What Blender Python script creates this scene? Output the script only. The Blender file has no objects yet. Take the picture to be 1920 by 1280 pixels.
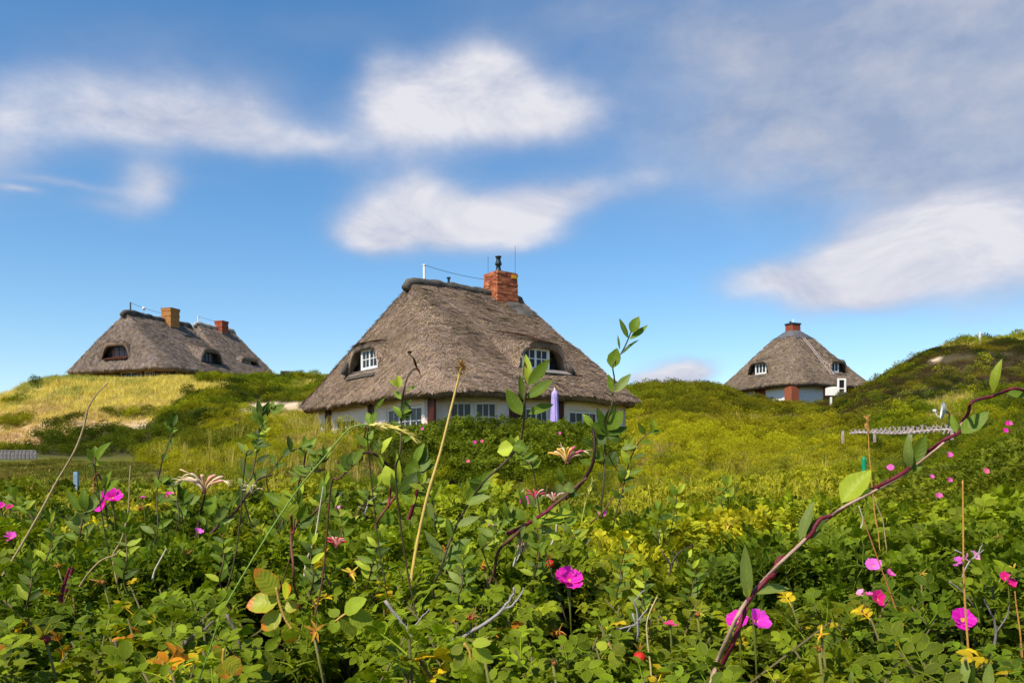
import bpy, math, random
import numpy as np
from mathutils import Vector, Matrix, noise as mnoise
random.seed(7); rng = np.random.default_rng(11)
PI = math.pi
F, HY, CZ = 1600.0, 880.0, 1.5          # focal length in photo pixels, horizon row, eye height
SC = bpy.context.scene
COL = SC.collection
R = math.radians
# ------------------------------------------------------------------ camera, sky, sun, exposure
cam = bpy.data.cameras.new('camera'); camo = bpy.data.objects.new('camera', cam); COL.objects.link(camo)
camo.location = (0, 0, CZ); camo.rotation_euler = (R(90), 0, 0)
cam.sensor_width = 36; cam.lens = F/1920*36; cam.shift_y = (HY-640)/1920
cam.clip_start = .05; cam.clip_end = 3000
SC.camera = camo
SC.view_settings.view_transform = 'Standard'; SC.view_settings.look = 'None'
SC.view_settings.exposure = 0.2; SC.view_settings.gamma = 1.0; SC.view_settings.use_curve_mapping = False
SC.render.engine = 'CYCLES'
SC.cycles.use_denoising = True; SC.cycles.max_bounces = 6; SC.cycles.transparent_max_bounces = 6
SC.cycles.diffuse_bounces = 3; SC.cycles.glossy_bounces = 2; SC.cycles.transmission_bounces = 3
SC.cycles.use_adaptive_sampling = True; SC.cycles.adaptive_threshold = 0.02
SUN_EL, SUN_AZ = R(50), R(-140)           # azimuth measured from +Y (view direction) clockwise; behind left
SUN_DIR = Vector((math.sin(SUN_AZ)*math.cos(SUN_EL), math.cos(SUN_AZ)*math.cos(SUN_EL), math.sin(SUN_EL)))
sun = bpy.data.lights.new('sun', 'SUN'); suno = bpy.data.objects.new('sun', sun); COL.objects.link(suno)
sun.energy = 5.0; sun.angle = R(.53); sun.color = (1, .93, .82)
suno.rotation_euler = SUN_DIR.to_track_quat('Z', 'Y').to_euler()

world = bpy.data.worlds.new('World'); SC.world = world; world.use_nodes = True
def build_world():
    nt = world.node_tree; nt.nodes.clear(); N = nt.nodes.new; L = nt.links.new
    out = N('ShaderNodeOutputWorld'); sky = N('ShaderNodeTexSky'); sky.sky_type = 'NISHITA'
    sky.sun_disc = False; sky.sun_elevation = SUN_EL; sky.sun_rotation = SUN_AZ
    sky.air_density = 1.0; sky.dust_density = .35; sky.ozone_density = 2.2; sky.altitude = 0
    hs = N('ShaderNodeHueSaturation'); hs.inputs['Saturation'].default_value = 1.26; hs.inputs['Value'].default_value = 1.0
    hs.inputs['Hue'].default_value = .498
    L(sky.outputs[0], hs.inputs['Color'])
    bg = N('ShaderNodeBackground'); bg.inputs[1].default_value = .145; L(hs.outputs[0], bg.inputs[0])
    tc = N('ShaderNodeTexCoord')
    def math_(op, a, b=None, c=None, clamp=False):
        n = N('ShaderNodeMath'); n.operation = op; n.use_clamp = clamp
        for i, v in enumerate((a, b, c)):
            if v is None: continue
            if isinstance(v, (int, float)): n.inputs[i].default_value = v
            else: L(v, n.inputs[i])
        return n.outputs[0]
    # the direction, warped a little by noise so that clouds have ragged soft edges
    nz = N('ShaderNodeTexNoise'); nz.inputs['Scale'].default_value = 4.2; nz.inputs['Detail'].default_value = 6; nz.inputs['Roughness'].default_value = .55
    mp0 = N('ShaderNodeMapping'); mp0.inputs['Scale'].default_value = (1, 1, 1.7); L(tc.outputs['Generated'], mp0.inputs[0])
    L(mp0.outputs[0], nz.inputs['Vector'])
    w0 = N('ShaderNodeVectorMath'); w0.operation = 'SUBTRACT'; L(nz.outputs['Color'], w0.inputs[0]); w0.inputs[1].default_value = (.5, .5, .5)
    w1 = N('ShaderNodeVectorMath'); w1.operation = 'MULTIPLY_ADD'; L(w0.outputs[0], w1.inputs[0]); w1.inputs[1].default_value = (.085, .06, .05)
    L(tc.outputs['Generated'], w1.inputs[2])
    sp = N('ShaderNodeSeparateXYZ'); L(w1.outputs[0], sp.inputs[0])
    az = math_('ARCTAN2', sp.outputs[0], sp.outputs[1]); el = math_('ARCSINE', sp.outputs[2])
    cb = N('ShaderNodeCombineXYZ'); L(az, cb.inputs[0]); L(el, cb.inputs[1])
    def blobs(lst):
        acc = 0.0
        for (px, py, rx, ry, am) in lst:
            a = math.atan((px-960)/F); e = math.atan((HY-py)/F*math.cos(a))
            sx, sy = F/rx/math.cos(a), F/ry*1.05
            v = N('ShaderNodeVectorMath'); v.operation = 'MULTIPLY_ADD'; L(cb.outputs[0], v.inputs[0])
            v.inputs[1].default_value = (sx, sy, 0); v.inputs[2].default_value = (-a*sx, -e*sy, 0)
            d = N('ShaderNodeVectorMath'); d.operation = 'DOT_PRODUCT'; L(v.outputs[0], d.inputs[0]); L(v.outputs[0], d.inputs[1])
            g = math_('POWER', .42, d.outputs['Value'])
            acc = math_('MULTIPLY_ADD', g, am, acc)
        return acc
    W = [(880,185,150,75,1.0),(760,215,95,60,.8),(1010,215,120,55,.7),(900,115,75,38,.6),(720,130,45,45,.45),(1110,215,70,38,.4),
         (300,195,190,72,.55),(120,205,150,70,.47),(460,230,130,66,.52),(10,245,80,60,.4),(260,262,200,26,.25),(600,262,90,24,.45),(560,290,120,20,.2),
         (765,385,100,66,1.0),(695,440,66,42,.9),(870,415,120,56,1.0),(1000,390,100,46,.9),(1120,350,95,34,.55),(1240,330,70,30,.35),(980,450,100,20,.3),
         (292,348,58,34,.72),(215,388,80,26,.45),(120,341,90,7,.32),(20,349,40,6,.45),(420,350,60,12,.15),
         (1560,515,130,54,1.05),(1690,470,120,64,1.0),(1400,528,70,30,.75),(1830,445,130,95,.75),(1600,562,110,24,.55),(1920,420,100,80,.5),(1720,400,140,30,.3),
         (1270,690,60,28,1.5),(1205,706,46,14,.7),(1140,520,40,24,.1),(1500,350,100,24,.12),(1830,610,60,18,.12),
         (-150,300,140,70,.6),(-420,180,200,90,.6),(2150,520,170,60,.6),(2400,300,200,100,.6)]
    G = [(1600,120,330,150,.85),(1880,220,260,190,.85),(1400,280,180,90,.35),(1350,90,200,70,.35),(1750,330,240,70,.5),(1100,40,220,60,.35),(1950,60,260,140,.7),
         (250,95,180,55,.22),(470,130,120,40,.15),(620,60,160,30,.15),(1500,250,200,60,.3),(1900,500,120,60,.45),(2250,100,300,200,.7)]
    dw = blobs(W); dg = blobs(G)
    # broken fair-weather cloud over the rest of the sky, away from the frame
    n2 = N('ShaderNodeTexNoise'); n2.inputs['Scale'].default_value = 2.3; n2.inputs['Detail'].default_value = 5
    L(mp0.outputs[0], n2.inputs['Vector'])
    gen = N('ShaderNodeMapRange'); gen.inputs['From Min'].default_value = .52; gen.inputs['From Max'].default_value = .72; L(n2.outputs['Fac'], gen.inputs['Value'])
    absaz = math_('ABSOLUTE', az)
    far = N('ShaderNodeMapRange'); far.interpolation_type = 'SMOOTHSTEP'; far.inputs['From Min'].default_value = .62; far.inputs['From Max'].default_value = .95; L(absaz, far.inputs['Value'])
    far2 = N('ShaderNodeMapRange'); far2.interpolation_type = 'SMOOTHSTEP'; far2.inputs['From Min'].default_value = .5; far2.inputs['From Max'].default_value = .75; L(el, far2.inputs['Value'])
    away = math_('MAXIMUM', far.outputs[0], far2.outputs[0])
    genw = math_('MULTIPLY', gen.outputs[0], away)
    genw = math_('MULTIPLY', genw, .75)
    # ragged detail
    n4n = N('ShaderNodeTexNoise'); n4n.inputs['Scale'].default_value = 5.5; n4n.inputs['Detail'].default_value = 7; n4n.inputs['Roughness'].default_value = .62; n4n.inputs['Distortion'].default_value = .6
    mp4 = N('ShaderNodeMapping'); mp4.inputs['Scale'].default_value = (1, 1, 2.4); mp4.inputs['Rotation'].default_value = (0, .25, 0); L(tc.outputs['Generated'], mp4.inputs[0]); L(mp4.outputs[0], n4n.inputs['Vector']); n4 = n4n.outputs['Fac']
    n3 = N('ShaderNodeTexNoise'); n3.inputs['Scale'].default_value = 9; n3.inputs['Detail'].default_value = 8; n3.inputs['Roughness'].default_value = .6
    L(mp0.outputs[0], n3.inputs['Vector'])
    rag = math_('MULTIPLY_ADD', n3.outputs['Fac'], 1.2, .42)
    dw = math_('ADD', math_('MULTIPLY', dw, rag), genw)
    fw = N('ShaderNodeMapRange'); fw.interpolation_type = 'SMOOTHSTEP'; fw.inputs['From Min'].default_value = .05; fw.inputs['From Max'].default_value = 1.22; L(dw, fw.inputs['Value'])
    fg = math_('MULTIPLY', dg, math_('MULTIPLY_ADD', n4, 1.5, .16), clamp=True)
    fg = math_('MULTIPLY', fg, .85)
    # billows: brighter on top of dense parts, greyer in thin and low parts
    cr = N('ShaderNodeMix'); cr.data_type = 'RGBA'
    cr.inputs[6].default_value = (.36, .41, .56, 1); cr.inputs[7].default_value = (.69, .69, .745, 1)
    bil = math_('MULTIPLY_ADD', n4, 1.7, -.42); cf = math_('MULTIPLY', math_('MULTIPLY', fw.outputs[0], bil), 1.9, clamp=True)
    L(cf, cr.inputs[0])
    bw = N('ShaderNodeBackground'); L(cr.outputs[2], bw.inputs[0]); bw.inputs[1].default_value = 1
    bgy = N('ShaderNodeBackground'); gr = N('ShaderNodeValToRGB'); gr.color_ramp.elements[0].position = .36; gr.color_ramp.elements[1].position = .66; gr.color_ramp.elements[0].color = (.30, .36, .50, 1); gr.color_ramp.elements[1].color = (.50, .51, .58, 1); L(n3.outputs['Fac'], gr.inputs[0]); L(gr.outputs[0], bgy.inputs[0])
    m1 = N('ShaderNodeMixShader'); L(fg, m1.inputs[0]); L(bg.outputs[0], m1.inputs[1]); L(bgy.outputs[0], m1.inputs[2])
    m2 = N('ShaderNodeMixShader'); L(fw.outputs[0], m2.inputs[0]); L(m1.outputs[0], m2.inputs[1]); L(bw.outputs[0], m2.inputs[2])
    L(m2.outputs[0], out.inputs[0])
build_world()
world.cycles.sampling_method = 'MANUAL'; world.cycles.sample_map_resolution = 512

# ------------------------------------------------------------------ materials
def nmat(name):
    m = bpy.data.materials.new(name); m.use_nodes = True; nt = m.node_tree
    b = nt.nodes['Principled BSDF']; return m, nt, b, nt.nodes.new, nt.links.new
def noisy(name, c1, c2, scale=8, rough=.8, bump=.3, bscale=None, stretch=(1,1,1), detail=6, spec=.3, metal=0, coords='Object', lo=.35, hi=.65):
    m, nt, b, N, L = nmat(name)
    tc = N('ShaderNodeTexCoord'); mp = N('ShaderNodeMapping'); mp.inputs['Scale'].default_value = stretch
    L(tc.outputs[coords], mp.inputs[0])
    n = N('ShaderNodeTexNoise'); n.inputs['Scale'].default_value = scale; n.inputs['Detail'].default_value = detail; L(mp.outputs[0], n.inputs['Vector'])
    r = N('ShaderNodeValToRGB'); r.color_ramp.elements[0].position = lo; r.color_ramp.elements[1].position = hi
    r.color_ramp.elements[0].color = (*c1, 1); r.color_ramp.elements[1].color = (*c2, 1)
    L(n.outputs['Fac'], r.inputs[0]); L(r.outputs[0], b.inputs['Base Color'])
    b.inputs['Roughness'].default_value = rough; b.inputs['Specular IOR Level'].default_value = spec; b.inputs['Metallic'].default_value = metal
    if bump:
        n2 = N('ShaderNodeTexNoise'); n2.inputs['Scale'].default_value = bscale or scale*3; n2.inputs['Detail'].default_value = 5; L(mp.outputs[0], n2.inputs['Vector'])
        bp = N('ShaderNodeBump'); bp.inputs['Strength'].default_value = bump; bp.inputs['Distance'].default_value = .02
        L(n2.outputs['Fac'], bp.inputs['Height']); L(bp.outputs[0], b.inputs['Normal'])
    return m
def thatch_mat(name, dark, mid, light, k=1.0):
    m, nt, b, N, L = nmat(name)
    tc = N('ShaderNodeTexCoord')
    def tex(scale, st, det=5, ro=.6):
        mp = N('ShaderNodeMapping'); mp.inputs['Scale'].default_value = st; L(tc.outputs['Object'], mp.inputs[0])
        n = N('ShaderNodeTexNoise'); n.inputs['Scale'].default_value = scale; n.inputs['Detail'].default_value = det; n.inputs['Roughness'].default_value = ro
        n.inputs['Distortion'].default_value = .4
        L(mp.outputs[0], n.inputs['Vector']); return n.outputs['Fac']
    big = tex(.75*k, (1, 1, .55), 4); fine = tex(13*k, (1, 1, .45), 6, .75); mid_ = tex(3.5*k, (1, 1, .6), 5)
    r1 = N('ShaderNodeValToRGB'); e = r1.color_ramp.elements
    e[0].position = .3; e[0].color = (*dark, 1); e[1].position = .74; e[1].color = (*light, 1)
    k1 = r1.color_ramp.elements.new(.5); k1.color = (*mid, 1)
    s = N('ShaderNodeMath'); s.operation = 'MULTIPLY_ADD'; L(fine, s.inputs[0]); s.inputs[1].default_value = .75
    s2 = N('ShaderNodeMath'); s2.operation = 'MULTIPLY_ADD'; L(big, s2.inputs[0]); s2.inputs[1].default_value = .5; s2.inputs[2].default_value = -.26
    s3 = N('ShaderNodeMath'); s3.operation = 'MULTIPLY_ADD'; L(mid_, s3.inputs[0]); s3.inputs[1].default_value = .3; L(s2.outputs[0], s3.inputs[2])
    L(s3.outputs[0], s.inputs[2]); L(s.outputs[0], r1.inputs[0]); L(r1.outputs[0], b.inputs['Base Color'])
    b.inputs['Roughness'].default_value = .95; b.inputs['Specular IOR Level'].default_value = .1
    bp = N('ShaderNodeBump'); bp.inputs['Strength'].default_value = .9; bp.inputs['Distance'].default_value = .06
    L(s.outputs[0], bp.inputs['Height']); L(bp.outputs[0], b.inputs['Normal'])
    return m
def brick_mat(name, c1, c2, c3):
    m, nt, b, N, L = nmat(name)
    oi = N('ShaderNodeObjectInfo'); tc = N('ShaderNodeTexCoord')
    n = N('ShaderNodeTexNoise'); n.inputs['Scale'].default_value = 7; n.inputs['Detail'].default_value = 6; L(tc.outputs['Object'], n.inputs['Vector'])
    s = N('ShaderNodeMath'); s.operation = 'MULTIPLY_ADD'; L(oi.outputs['Random'], s.inputs[0]); s.inputs[1].default_value = .75
    s2 = N('ShaderNodeMath'); s2.operation = 'MULTIPLY_ADD'; L(n.outputs['Fac'], s2.inputs[0]); s2.inputs[1].default_value = .7; s2.inputs[2].default_value = -.2
    L(s2.outputs[0], s.inputs[2])
    r = N('ShaderNodeValToRGB'); e = r.color_ramp.elements; e[0].position = .1; e[0].color = (*c1, 1); e[1].position = .95; e[1].color = (*c3, 1)
    k = e.new(.5); k.color = (*c2, 1); L(s.outputs[0], r.inputs[0]); L(r.outputs[0], b.inputs['Base Color'])
    b.inputs['Roughness'].default_value = .9
    n2 = N('ShaderNodeTexNoise'); n2.inputs['Scale'].default_value = 45; L(tc.outputs['Object'], n2.inputs['Vector'])
    bp = N('ShaderNodeBump'); bp.inputs['Strength'].default_value = .5; bp.inputs['Distance'].default_value = .01; L(n2.outputs['Fac'], bp.inputs['Height']); L(bp.outputs[0], b.inputs['Normal'])
    return m
def tint_mat(name, rough=.5, trans=.3, vein=False, spec=.35, rim=None, vamp=.8, trc=(1.25, 1.15, .45)):
    """leaf / blade / petal surface: colour of the plant from the object's or instance's own 'tint', varied leaf by leaf"""
    m, nt, b, N, L = nmat(name)
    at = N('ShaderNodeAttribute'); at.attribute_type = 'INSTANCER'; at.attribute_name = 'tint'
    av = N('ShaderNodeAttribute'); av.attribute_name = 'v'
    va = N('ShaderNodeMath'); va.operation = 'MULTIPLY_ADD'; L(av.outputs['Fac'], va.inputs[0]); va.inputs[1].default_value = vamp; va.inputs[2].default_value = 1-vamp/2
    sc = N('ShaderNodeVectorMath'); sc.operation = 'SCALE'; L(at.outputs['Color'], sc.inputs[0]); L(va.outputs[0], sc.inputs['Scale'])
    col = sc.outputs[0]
    tc = N('ShaderNodeTexCoord')
    if vein or rim:
        uv = N('ShaderNodeUVMap'); uv.uv_map = 'UVMap'; su = N('ShaderNodeSeparateXYZ'); L(uv.outputs[0], su.inputs[0])
        # distance from the midrib 0..1
        ab = N('ShaderNodeMath'); ab.operation = 'MULTIPLY_ADD'; L(su.outputs[0], ab.inputs[0]); ab.inputs[1].default_value = 2; ab.inputs[2].default_value = -1
        a2 = N('ShaderNodeMath'); a2.operation = 'ABSOLUTE'; L(ab.outputs[0], a2.inputs[0])
    if vein:
        # side veins run forward from the midrib
        sv = N('ShaderNodeMath'); sv.operation = 'MULTIPLY_ADD'; L(a2.outputs[0], sv.inputs[0]); sv.inputs[1].default_value = -.22; L(su.outputs[1], sv.inputs[2])
        si = N('ShaderNodeMath'); si.operation = 'MULTIPLY'; L(sv.outputs[0], si.inputs[0]); si.inputs[1].default_value = 2*PI*7
        sn = N('ShaderNodeMath'); sn.operation = 'SINE'; L(si.outputs[0], sn.inputs[0])
        mid = N('ShaderNodeMapRange'); mid.inputs['From Min'].default_value = .0; mid.inputs['From Max'].default_value = .09; mid.inputs['To Min'].default_value = 1; mid.inputs['To Max'].default_value = 0
        L(a2.outputs[0], mid.inputs['Value'])
        hsum = N('ShaderNodeMath'); hsum.operation = 'SUBTRACT'; L(sn.outputs[0], hsum.inputs[0]); L(mid.outputs[0], hsum.inputs[1])
        bp = N('ShaderNodeBump'); bp.inputs['Strength'].default_value = .13; bp.inputs['Distance'].default_value = .0012; L(hsum.outputs[0], bp.inputs['Height']); L(bp.outputs[0], b.inputs['Normal'])
        mm = N('ShaderNodeMix'); mm.data_type = 'RGBA'; mm.blend_type = 'ADD'; mf = N('ShaderNodeMath'); mf.operation = 'MULTIPLY'; L(mid.outputs[0], mf.inputs[0]); mf.inputs[1].default_value = .35
        L(mf.outputs[0], mm.inputs[0]); L(col, mm.inputs[6]); mm.inputs[7].default_value = (.10, .13, .02, 1); col = mm.outputs[2]
    if rim:
        n = N('ShaderNodeTexNoise'); n.inputs['Scale'].default_value = 60; L(tc.outputs['Object'], n.inputs['Vector'])
        e2 = N('ShaderNodeMath'); e2.operation = 'MULTIPLY_ADD'; L(n.outputs['Fac'], e2.inputs[0]); e2.inputs[1].default_value = .25; L(a2.outputs[0], e2.inputs[2])
        mr = N('ShaderNodeMapRange'); mr.inputs['From Min'].default_value = rim[1]; mr.inputs['From Max'].default_value = rim[2]; L(e2.outputs[0], mr.inputs['Value'])
        if rim[3]:   # scorched towards the tip as well
            mt = N('ShaderNodeMapRange'); mt.inputs['From Min'].default_value = .80; mt.inputs['From Max'].default_value = .98
            tt = N('ShaderNodeMath'); tt.operation = 'MULTIPLY_ADD'; L(n.outputs['Fac'], tt.inputs[0]); tt.inputs[1].default_value = .2; L(su.outputs[1], tt.inputs[2]); L(tt.outputs[0], mt.inputs['Value'])
            mx = N('ShaderNodeMath'); mx.operation = 'MAXIMUM'; L(mr.outputs[0], mx.inputs[0]); L(mt.outputs[0], mx.inputs[1]); fac = mx.outputs[0]
        else: fac = mr.outputs[0]
        rm = N('ShaderNodeMix'); rm.data_type = 'RGBA'; L(fac, rm.inputs[0]); L(col, rm.inputs[6]); rm.inputs[7].default_value = (*rim[0], 1); col = rm.outputs[2]
    nn = N('ShaderNodeTexNoise'); nn.inputs['Scale'].default_value = 35; nn.inputs['Detail'].default_value = 3; L(tc.outputs['Object'], nn.inputs['Vector'])
    nv = N('ShaderNodeMath'); nv.operation = 'MULTIPLY_ADD'; L(nn.outputs['Fac'], nv.inputs[0]); nv.inputs[1].default_value = .7; nv.inputs[2].default_value = .65
    cs = N('ShaderNodeVectorMath'); cs.operation = 'SCALE'; L(col, cs.inputs[0]); L(nv.outputs[0], cs.inputs['Scale']); col = cs.outputs[0]
    L(col, b.inputs['Base Color']); b.inputs['Roughness'].default_value = rough; b.inputs['Specular IOR Level'].default_value = spec
    if trans:
        tr = N('ShaderNodeBsdfTranslucent'); tm = N('ShaderNodeVectorMath'); tm.operation = 'MULTIPLY'; L(col, tm.inputs[0]); tm.inputs[1].default_value = trc
        L(tm.outputs[0], tr.inputs[0]); mx = N('ShaderNodeMixShader'); mx.inputs[0].default_value = trans
        L(b.outputs[0], mx.inputs[1]); L(tr.outputs[0], mx.inputs[2]); L(mx.outputs[0], nt.nodes['Material Output'].inputs[0])
    return m
MAT = {}
MAT['thatch'] = thatch_mat('thatch', (.065,.044,.032), (.235,.165,.118), (.47,.355,.255))
MAT['thatch_far'] = thatch_mat('thatch_far', (.11,.072,.050), (.20,.140,.100), (.30,.215,.155), .6)
MAT['thatch_brown'] = thatch_mat('thatch_brown', (.095,.065,.045), (.19,.135,.095), (.29,.22,.155), .7)
MAT['ridge'] = noisy('ridge_turf', (.045,.040,.034), (.12,.105,.088), 3, .95, .8, 14)
MAT['brick'] = brick_mat('brick', (.17,.035,.014), (.42,.105,.035), (.62,.24,.10))
MAT['brick_ochre'] = brick_mat('brick_ochre', (.38,.15,.035), (.60,.27,.07), (.68,.36,.12))
MAT['brick_red'] = brick_mat('brick_red', (.28,.05,.02), (.42,.09,.035), (.48,.14,.06))
MAT['brick_dark'] = brick_mat('brick_dark', (.12,.022,.010), (.24,.05,.02), (.36,.11,.04))
MAT['mortar'] = noisy('mortar', (.16,.08,.05), (.30,.17,.11), 9, .95, .5)
MAT['plaster'] = noisy('plaster', (.80,.62,.50), (.88,.73,.62), 3, .9, .25, 30, lo=.3, hi=.7)
MAT['plaster_white'] = noisy('plaster_white', (.88,.81,.70), (.92,.86,.77), 3, .9, .2, 30)
MAT['paint'] = noisy('white_paint', (.74,.72,.66), (.82,.80,.74), 5, .5, .1)
MAT['brown_wood'] = noisy('brown_wood', (.040,.010,.005), (.085,.020,.010), 6, .6, .3, 40, (1,1,.2))
MAT['dark_wood'] = noisy('dark_wood', (.012,.010,.009), (.035,.028,.024), 6, .8, .3, 40)
MAT['board'] = noisy('weathered_board', (.13,.115,.10), (.28,.25,.22), 5, .85, .4, 40, (.3,1,1))
MAT['board_pale'] = noisy('pale_board', (.34,.29,.24), (.52,.46,.39), 5, .85, .4, 40, (.3,1,1))
MAT['grey_wood'] = noisy('grey_wood', (.10,.09,.085), (.24,.21,.20), 10, .9, .4, 40)
MAT['pink_wood'] = noisy('pale_wood', (.28,.21,.19), (.52,.43,.40), 10, .9, .3, 40)
MAT['zinc'] = noisy('zinc', (.02,.03,.04), (.06,.08,.09), 12, .45, .1, metal=.6)
MAT['wire'] = noisy('wire', (.05,.06,.08), (.09,.1,.12), 20, .5, 0)
MAT['lead'] = noisy('lead_sheet', (.08,.075,.075), (.15,.14,.14), 6, .6, .3)
MAT['lilac'] = noisy('lilac_cloth', (.36,.27,.60), (.50,.40,.74), 8, .85, .2, 60, (1,1,.3))
MAT['white_plastic'] = noisy('white_plastic', (.74,.75,.70), (.82,.82,.78), 8, .4, 0)
MAT['green_plastic'] = noisy('green_plastic', (.0,.20,.08), (.01,.30,.12), 8, .4, 0)
MAT['blue_post'] = noisy('blue_grey_post', (.18,.27,.36), (.30,.38,.45), 8, .7, .2)
MAT['orange_patch'] = noisy('orange_label', (.75,.32,.01), (.8,.38,.02), 8, .6, 0)
def glass_mat():
    m, nt, b, N, L = nmat('window_glass')
    b.inputs['Base Color'].default_value = (.018, .018, .026, 1); b.inputs['Roughness'].default_value = .08; b.inputs['Specular IOR Level'].default_value = .25
    tc = N('ShaderNodeTexCoord'); n = N('ShaderNodeTexNoise'); n.inputs['Scale'].default_value = 2.5; L(tc.outputs['Object'], n.inputs['Vector'])
    bp = N('ShaderNodeBump'); bp.inputs['Strength'].default_value = .08; bp.inputs['Distance'].default_value = .02; L(n.outputs['Fac'], bp.inputs['Height']); L(bp.outputs[0], b.inputs['Normal'])
    return m
MAT['glass'] = glass_mat()
MAT['leaf_far'] = tint_mat('shrub_leaf', .7, .3, spec=.1)
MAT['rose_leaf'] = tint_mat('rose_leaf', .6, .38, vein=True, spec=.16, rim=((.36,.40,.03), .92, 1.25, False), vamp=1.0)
MAT['scorched_leaf'] = tint_mat('scorched_leaf', .45, .3, vein=True, spec=.35, rim=((.62,.20,.012), .98, 1.16, True), vamp=.4)
MAT['vine_leaf'] = tint_mat('honeysuckle_leaf', .45, .3, vein=True, spec=.15, vamp=.5)
MAT['blade'] = tint_mat('grass_blade', .6, .3, spec=.2, vamp=.7, trc=(1.1,1.05,.7))
MAT['straw'] = tint_mat('thatch_straw', .9, 0, spec=.1, vamp=1.3)
MAT['petal'] = tint_mat('petal', .6, .3, vein=True, spec=.12, rim=((.85,.20,.48), .85, 1.5, False), vamp=.5, trc=(1.1,.8,1.1))
MAT['trumpet'] = tint_mat('trumpet', .55, .3, spec=.2, vamp=.6, trc=(1.1,.9,.9))
MAT['stem'] = tint_mat('plant_stem', .6, 0, spec=.3, vamp=.4)

# ------------------------------------------------------------------ mesh and object helpers
class MB:
    def __init__(s): s.v, s.f, s.val, s.uv = [], [], [], None
    def add(s, vs, fs, val=.5):
        o = len(s.v); s.v += [tuple(p) for p in vs]; s.f += [tuple(i+o for i in f) for f in fs]; s.val += [val]*len(vs)
    def box(s, c, size, rot=None, val=.5):
        x, y, z = [k/2 for k in size]; P = [Vector(p) for p in ((-x,-y,-z),(x,-y,-z),(x,y,-z),(-x,y,-z),(-x,-y,z),(x,-y,z),(x,y,z),(-x,y,z))]
        if rot is not None: P = [rot @ p for p in P]
        c = Vector(c); s.add([p+c for p in P], [(0,3,2,1),(4,5,6,7),(0,1,5,4),(1,2,6,5),(2,3,7,6),(3,0,4,7)], val)
    def tube(s, pts, rad, n=6, val=.5, cap=True):
        pts = [Vector(p) for p in pts]
        if not hasattr(rad, '__len__'): rad = [rad]*len(pts)
        vs = []; up = Vector((.3,.2,1))
        for i, p in enumerate(pts):
            t = (pts[min(i+1, len(pts)-1)] - pts[max(i-1, 0)])
            if t.length < 1e-9: t = Vector((0,0,1))
            t.normalize(); a = t.cross(up)
            if a.length < .1: a = t.cross(Vector((1,0,0)))
            a.normalize(); b = t.cross(a)
            for k in range(n):
                w = 2*PI*k/n; vs.append(p + (a*math.cos(w)+b*math.sin(w))*rad[i])
        fs = []
        for i in range(len(pts)-1):
            for k in range(n):
                fs.append((i*n+k, i*n+(k+1)%n, (i+1)*n+(k+1)%n, (i+1)*n+k))
        if cap: fs.append(tuple(range(n))[::-1]); fs.append(tuple((len(pts)-1)*n+k for k in range(n)))
        s.add(vs, fs, val)
    def lathe(s, prof, c=(0,0,0), n=16, val=.5):
        c = Vector(c); vs = [c+Vector((r*math.cos(2*PI*k/n), r*math.sin(2*PI*k/n), z)) for r, z in prof for k in range(n)]
        fs = [(i*n+k, i*n+(k+1)%n, (i+1)*n+(k+1)%n, (i+1)*n+k) for i in range(len(prof)-1) for k in range(n)]
        fs.append(tuple(range(n))[::-1]); fs.append(tuple((len(prof)-1)*n+k for k in range(n)))
        s.add(vs, fs, val)
    def mesh(s, name, mat, smooth=False):
        me = bpy.data.meshes.new(name); me.from_pydata(s.v, [], s.f)
        a = me.attributes.new('v', 'FLOAT', 'POINT'); a.data.foreach_set('value', np.array(s.val, dtype=np.float32))
        if s.uv is not None:
            ul = me.uv_layers.new(name='UVMap'); li = np.empty(len(me.loops), dtype=np.int32); me.loops.foreach_get('vertex_index', li)
            ul.data.foreach_set('uv', np.array(s.uv, dtype=np.float32)[li].ravel())
        if smooth: me.polygons.foreach_set('use_smooth', [True]*len(me.polygons))
        me.materials.append(MAT[mat] if isinstance(mat, str) else mat); me.update(); return me
    def obj(s, name, mat, parent=None, smooth=False, tint=None, loc=None):
        return link(name, s.mesh(name, mat, smooth), parent, tint, loc)
def link(name, data, parent=None, tint=None, loc=None, mat4=None):
    o = bpy.data.objects.new(name, data); COL.objects.link(o)
    if parent is not None: o.parent = parent
    if tint is not None: o['tint'] = [float(t) for t in tint]
    if loc is not None: o.location = loc
    if mat4 is not None: o.matrix_basis = mat4
    return o
def tag(o, label=None, cat=None, group=None, kind=None):
    if label: o['label'] = label
    if cat: o['category'] = cat
    if group: o['group'] = group
    if kind: o['kind'] = kind
    return o
def thing(name, label, cat, loc=(0,0,0), group=None, rz=0):
    o = bpy.data.objects.new(name, None); COL.objects.link(o); o.location = loc; o.rotation_euler.z = rz
    return tag(o, label, cat, group)
def W(px, py, Y): return Vector(((px-960)/F*Y, Y, CZ+(HY-py)/F*Y))
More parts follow.
